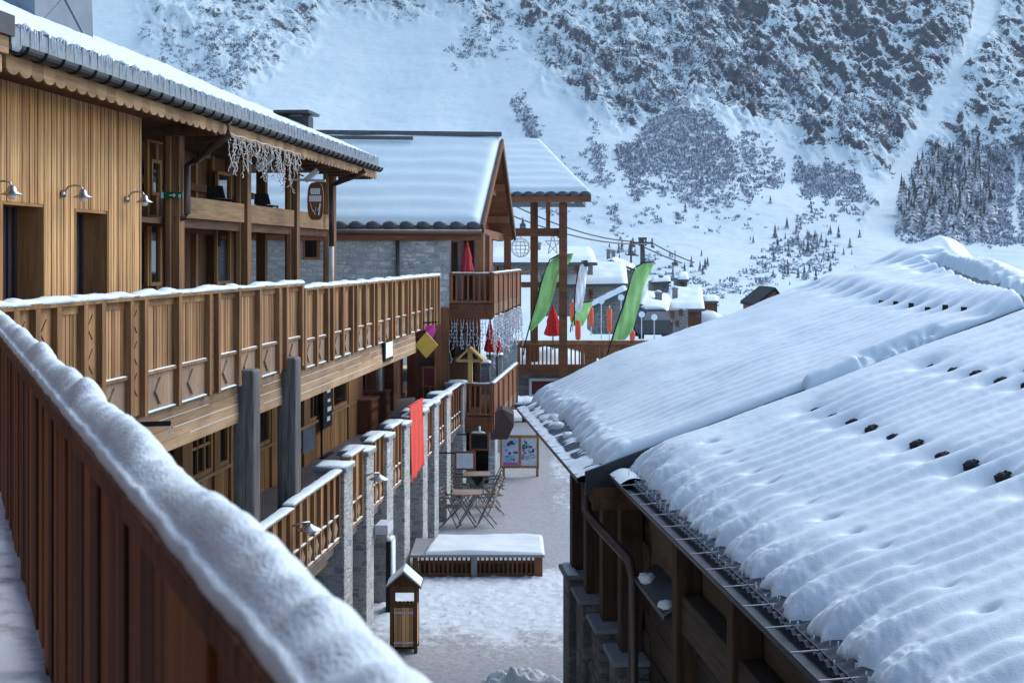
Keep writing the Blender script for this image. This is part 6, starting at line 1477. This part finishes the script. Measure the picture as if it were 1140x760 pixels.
def snow_near():
    nx_, nt = 640, 330
    a = np.linspace(SJ + .02, 17.2, nx_); v = np.linspace(0, 1, nt)**1.1; A, Vv = np.meshgrid(a, v)
    top = ridge_t(A) + .1; b0 = .41 + .05 * fbm(A * 1.3, A * 0, 3, 81) + .05 * fbm(A * 4.5, A * 0, 3, 82)
    b0 = b0 + .05 * np.abs(np.sin(np.pi * A / GP))**.5 * -1 + .03
    Bt = b0 + (top - b0) * Vv
    d_e = Bt - b0; d_f = A - SJ - .02
    base = .155 + .020 * fbm(A * .5, Bt * .5, 3, 83)
    drift = .07 * sst(SJ + 1.5, SJ + .4, A + .35 * fbm(A, Bt, 2, 84)) * sst(.3, .8, Bt)
    rip = .024 * (1 - .8 * sst(SJ + 2.0, SJ + .9, A + .5 * (Bt - 1.5))) * np.sin(2 * np.pi * A / .26 + .6 * fbm(A * .5, Bt * .9, 2, 85)) * (.65 + .7 * pn(A * .9, Bt * .7, 86)) + .006 * np.sin(2 * np.pi * A / .52 + 1)
    h = base + drift + rip
    pits = 0
    for k_, (rb, dp, wa, wb) in enumerate(zip(rows_near, (.12, .11, .14, .09, .05), (.115, .10, .125, .06, .14), (.15, .13, .16, .08, .2))):
        idx = np.floor(A / GP); k = ((A / GP) % 1 - .5) * GP - .05; rnd = .75 + .55 * pn(idx * 3.7 + .5, A * 0 + 2.5 + k_, 87 + k_)
        on = sst(SJ + .5, SJ + 1.1, A) if k_ != 1 else sst(SJ + 1.6, SJ + 2.2, A)
        sh_ = .06 * pn(idx * 2.1 + .3, A * 0 + k_ * 7 + .5, 91)
        pits = pits + dp * rnd * on * np.exp(-((k / wa)**2) - ((Bt - rb + .06) / wb)**2 * np.where(Bt > rb - .06, 1.7, .8))
    h = h - pits + .02 * np.exp(-((d_e - .45) / .25)**2)
    lip = lambda d, r: np.sqrt(np.clip(1 - (1 - np.clip(d / r, 0, 1))**2, 0, 1))
    cl = np.exp(-(((A / GP) % 1 - .5) / .16)**2)
    h = h * (.12 + .88 * lip(d_e, .22)) * (.12 + .88 * lip(d_f, .40)) - .15 * cl * sst(.34, .02, d_e)
    h = h + (.016 * fbm(A * 5, Bt * 5, 3, 88) + .010 * fbm(A * 20, Bt * 20, 2, 89)) * sst(.5, .05, d_e) * (.4 + .6 * sst(0, .05, d_e)) + .003 * fbm(A * 10, Bt * 10, 2, 90)
    z = ZN + KR * np.minimum(Bt, ridge_t(A))
    P = np.stack([A, Bt, z + np.maximum(h, -.05)], -1)
    sk = P[0:1].copy(); sk[..., 2] = (ZN + KR * b0[0:1]) - .01; sk[..., 1] += .03
    P = np.concatenate([sk, P], 0)
    l = P[:, :1].copy(); l[..., 2] -= .2
    P = np.concatenate([l, P], 1)
    mb = MB(th); mb.sheet(P); return mb.build('roof_snow', M_rsnow, rf_near, smooth=True)
snow_far(); snow_near()
# snow slab resting on the edge of the far length
mb = MB(th); z = lambda b, d: ZF + KR * b + d
mb.snow((SJ - .02, 2.35, z(2.35, .10)), (SJ - .02, 2.95, z(2.95, .12)), .26, .10, 5, .03, .25, 2, 13, .12); mb.build('snow_clod', M_rsnow, rf_far, smooth=True)
# snow guards
mb = MB(th)
for rb in rows_far:
    for k in range(3, 13):
        a = (k + .5) * GP
        if a < SJ - .2 and rb < ridge_t(a) - .55: mb = MB(th); mb.box(a - .06, a + .06, rb - .02, rb + .0, ZF + KR * rb, ZF + KR * rb + R.uniform(.13, .19)); mb.build('snow_guard', M_blk, rf_far)
for i, rb in enumerate(rows_near[:4]):
    k0 = int(SJ / GP) + 1
    for k in range(k0, int(17 / GP)):
        a = (k + .5) * GP; zr = ZN + KR * rb; hg = (.136, .132, .134, .10)[i] * R.uniform(.86, 1.06); w_ = (.07, .062, .075, .03)[i]
        if a > SJ + .7 + (1.1 if i == 1 else 0):
            mb = MB(th); mb.ball((a, rb, zr + hg - w_ * .62), w_ * 1.05, (1.0, .8, .62), .16, 10, 6, k * 7 + i)
            for q_ in (-.5, .15, .6): mb.bar((a + w_ * q_, rb - w_ * .7, zr + hg - w_ * .5), (a + w_ * q_ * .8, rb + w_ * .5, zr + hg + .004), .016)
            mb.build('snow_guard', M_blk, rf_near)

# stepped joint: barge board of the far length, fascia of the near one
mb = MB(th); mb.hexa([(SJ - .02, -.05, z(-.05, -.20)), (SJ + .03, -.05, z(-.05, -.20)), (SJ + .03, 5.2, z(5.2, -.20)), (SJ - .02, 5.2, z(5.2, -.20)), (SJ - .02, -.05, z(-.05, .06)), (SJ + .03, -.05, z(-.05, .06)), (SJ + .03, 5.2, z(5.2, .06)), (SJ - .02, 5.2, z(5.2, .06))]); mb.build('barge_board', M_dark)
mb = MB(th); mb.hexa([(-.06, -.05, z(-.05, -.24)), (-.005, -.05, z(-.05, -.24)), (-.005, 6.6, z(6.6, -.24)), (-.06, 6.6, z(6.6, -.24)), (-.06, -.05, z(-.05, .02)), (-.005, -.05, z(-.05, .02)), (-.005, 6.6, z(6.6, .02)), (-.06, 6.6, z(6.6, .02))]); mb.build('barge_board', M_dark)
mb = MB(th); mb.hexa([(SJ - .7, .02, ZF - .30), (SJ + .0, .02, ZF - .30), (SJ + .0, .34, ZF - .30), (SJ - .7, .34, ZF - .30), (SJ - .7, .02, ZF - .13), (SJ, .02, ZF - .13), (SJ, .34, ZF - .13), (SJ - .7, .34, ZF - .13)]); mb.box(SJ + .031, SJ + .08, .02, .9, ZF - .36, ZF - .12); mb.build('purlin_end', M_dkh)
# gutters: a trough with straps
def trough(a0, a1, b, z, r, parent):
    mb = MB(th); n = 5; R1 = []; R2 = []
    po = [(-r, 0), (-r, -.012), (-r + .012, -.05), (r - .012, -.05), (r, -.012), (r, .03)]; pi_ = [(-r + .008, 0), (-r + .008, -.012), (-r + .018, -.042), (r - .018, -.042), (r - .008, -.012), (r - .008, .03)]
    for a in (a0, a1): R1.append([mb.P((a, b + q, z + h)) for q, h in po]); R2.append([mb.P((a, b + q, z + h)) for q, h in pi_])
    for i in range(n): mb.f(R1[0][i], R1[0][i + 1], R1[1][i + 1], R1[1][i]); mb.f(R2[0][i], R2[1][i], R2[1][i + 1], R2[0][i + 1])
    for i in (0, n): mb.f(R1[0][i], R1[1][i], R2[1][i], R2[0][i])
    for e in (0, 1): mb.f(*(R1[e] + R2[e][::-1]))
    mb.tube([(a0, b - r, z + .003), (a1, b - r, z + .003)], .007, 6)
    g = mb.build('gutter', M_dark, parent)
    a = a0 + .25
    while a < a1: mb = MB(th); mb.bar((a, b - r - .005, z + .012), (a + .02, b + r + .05, z + .03), .014, .007); mb.build('gutter_strap', M_galv, g); a += .52
    return g
g1 = trough(-.05, SJ, -.03, ZF - .03, .11, rf_far); g2 = trough(SJ + .1, 20, .27, ZN + .125, .085, rf_near)
mb = MB(th); u = np.linspace(-.04, SJ - .02, 240); v = np.linspace(0, 1, 9); U, V_ = np.meshgrid(u, v)
mb.sheet(np.stack([U, -.135 + .40 * V_, ZF - .03 + .03 * np.sin(np.pi * V_) + .05 * V_ + .03 * fbm(U * 2.5, V_, 3, 4) * np.sin(np.pi * V_) + KR * np.maximum(.40 * V_ - .135, 0) * .8], -1))
for k in range(9): mb.ball((R.gauss(2.9, .6), R.uniform(.08, .30), ZF + .07), R.uniform(.05, .11), (1.3, 1, .7), .25, 9, 6, k)
mb.build('gutter_snow', M_snow, g1, smooth=True)
mb = MB(th); u = np.linspace(SJ + .1, SJ + .75, 30); U, V_ = np.meshgrid(u, v); mb.sheet(np.stack([U, .20 + .22 * V_, ZN + .13 + .03 * np.sin(np.pi * V_) + .05 * V_], -1)); mb.build('gutter_snow', M_snow, g2, smooth=True)
mb = MB(th)      # icicles and drips over the exposed sheets
a = SJ + .3
while a < 16:
    b = .33 + R.uniform(0, .12)
    if R.random() < .75:
        l = R.uniform(.02, .06) * (2.6 if R.random() < .06 else 1); zt = ZN + KR * b + .09; mb.tube([(a, b - .02, zt), (a, b - .022, zt - l * .5), (a, b - .022, zt - l)], [.006, .004, .001], 5)
    a += .075
mb.build('icicle_fringe', M_ice, rf_near, smooth=True)
# walls
WB = .62
M_log = wood('dark_log', (.026, .019, .015), (.10, .072, .052), 'x', island=.5)
M_post = wood('old_dark_timber', (.032, .02, .013), (.11, .066, .04), 'z', island=.4)
mb = MB(th); mb.box(2.1, 20, WB + .02, WB + .3, G - .3, ZN + .2); mb.build('wall_core', M_log)
PLZ = -4.27
for i, s in enumerate((2.35, 3.65, 4.95, 6.2)):
    mb = MB(th); mb.box(s, s + .62, .28, WB, G - .3, PLZ - .06); p = mb.build('stone_pier', M_dstone, bevel=.02); mb = MB(th); mb.box(s - .04, s + .68, .22, WB, PLZ - .058, PLZ); mb.build('cap_stone', M_cap, p, bevel=.01)
    if i == 0: mb = MB(th); mb.snow((s - .03, .33, PLZ), (s + .66, .33, PLZ), .16, .04, 4); mb.build('cap_snow', M_snow, p, smooth=True)
    mb = MB(th); mb.box(s + .10, s + .34, .36, .60, PLZ + .001, ZF - .1); mb.build('timber_post', M_post, bevel=.01)
mb = MB(th); mb.box(2.1, 6.9, .5, WB + .01, G - .3, PLZ - .2); mb.build('stone_base', M_dstone)
mb = MB(th); zz_ = G
while zz_ < ZN: mb.box(6.95, 8.9, WB - .04 + R.uniform(0, .03), WB + .018, zz_, zz_ + .185); mb.box(2.15, 6.9, WB - .03 + R.uniform(0, .03), WB + .018, max(zz_, PLZ - .19), max(zz_, PLZ - .19) + .185) if zz_ > PLZ - .2 else None; zz_ += .19
mb.build('log_boards', M_log)
for s in (8.95, 10.9, 12.9, 15): mb = MB(th); mb.box(s, s + .17, .40, WB + .018, G, ZN - .1); mb.build('timber_post', M_post, bevel=.01)
mb = MB(th); mb.box(9.13, 20, .45, WB + .017, -3.35, -3.0); mb.build('wall_beam', M_log, bevel=.015)
mb = MB(th)
for (a0, a1) in ((9.13, 10.88), (11.08, 12.88), (13.08, 14.98)):
    o = 0
    z1 = -3.37
    for k in range(9):      # slanting planks
        zb = G - 1.2 + .42 * k
        q = [(a0, zb), (a1, zb + .9), (a1, zb + 1.3), (a0, zb + .40)]
        q = [(p, min(max(zq, G), z1 - .001 * k)) for p, zq in q]
        if max(p[1] for p in q) - min(p[1] for p in q) < .05 or q[2][1] - q[1][1] < .01 and q[3][1] - q[0][1] < .01: continue
        b = WB - .02 - .006 * (k % 3); mb.prism([(p, b, zq) for p, zq in q], (0, .035 + .006 * (k % 3), 0))
mb.build('slanting_planks', M_log)
mb = MB(th); mb.box(SJ + .1, 20, .37, WB + .3, ZN + .03, ZN + .07); mb.box(.1, SJ - .05, .16, WB + .3, ZF - .08, ZF - .05); mb.build('soffit', M_log)
mb = MB(th); a, b = SJ - .25, .10
mb.tube([(a, b - .1, ZF - .12), (a, b - .1, ZF - .42), (a + .10, b + .0, ZF - .56), (a + .75, .34, ZF - .80), (a + .85, .36, ZF - .95), (a + .85, .36, G + .5), (a + .85, .30, G + .35)], .052, 10); mb.build('downpipe', M_pipe, smooth=True)
mb = MB(th)      # small gutter of a lower lean-to with lumps of snow
mb.hexa([(7.3, .36, -3.32), (8.8, .36, -3.32), (8.8, .58, -3.18), (7.3, .58, -3.18), (7.3, .36, -3.28), (8.8, .36, -3.28), (8.8, .58, -3.14), (7.3, .58, -3.14)]); c_ = mb.build('lean_to_roof', M_dark)
mb = MB(th); mb.ball((7.6, .44, -3.22), .10, (1.7, .9, .5), .22, 12, 7, 3); mb.ball((8.6, .42, -3.23), .08, (1.3, .9, .6), .22, 12, 7, 4); mb.build('snow_clod', M_snow, c_, smooth=True)
# small lantern glint and step
c = RB.w(7.0, .45, G + 1.6)

# ------------------------------------------------------------------ air
hz = MB(Thing('haze', kind='stuff')); hz.box(-900, 950, -70, 1400, -16, 640)
m = bpy.data.materials.new('haze_air'); m.use_nodes = True; t = m.node_tree; t.nodes.clear()
ou = nd(t, 'ShaderNodeOutputMaterial'); pv = nd(t, 'ShaderNodeVolumePrincipled'); pv.inputs['Color'].default_value = (.72, .84, 1, 1); pv.inputs['Density'].default_value = .00010; pv.inputs['Anisotropy'].default_value = 0
t.links.new(pv.outputs[0], ou.inputs['Volume'])
HAZE = True
if HAZE: hz.solo(m)
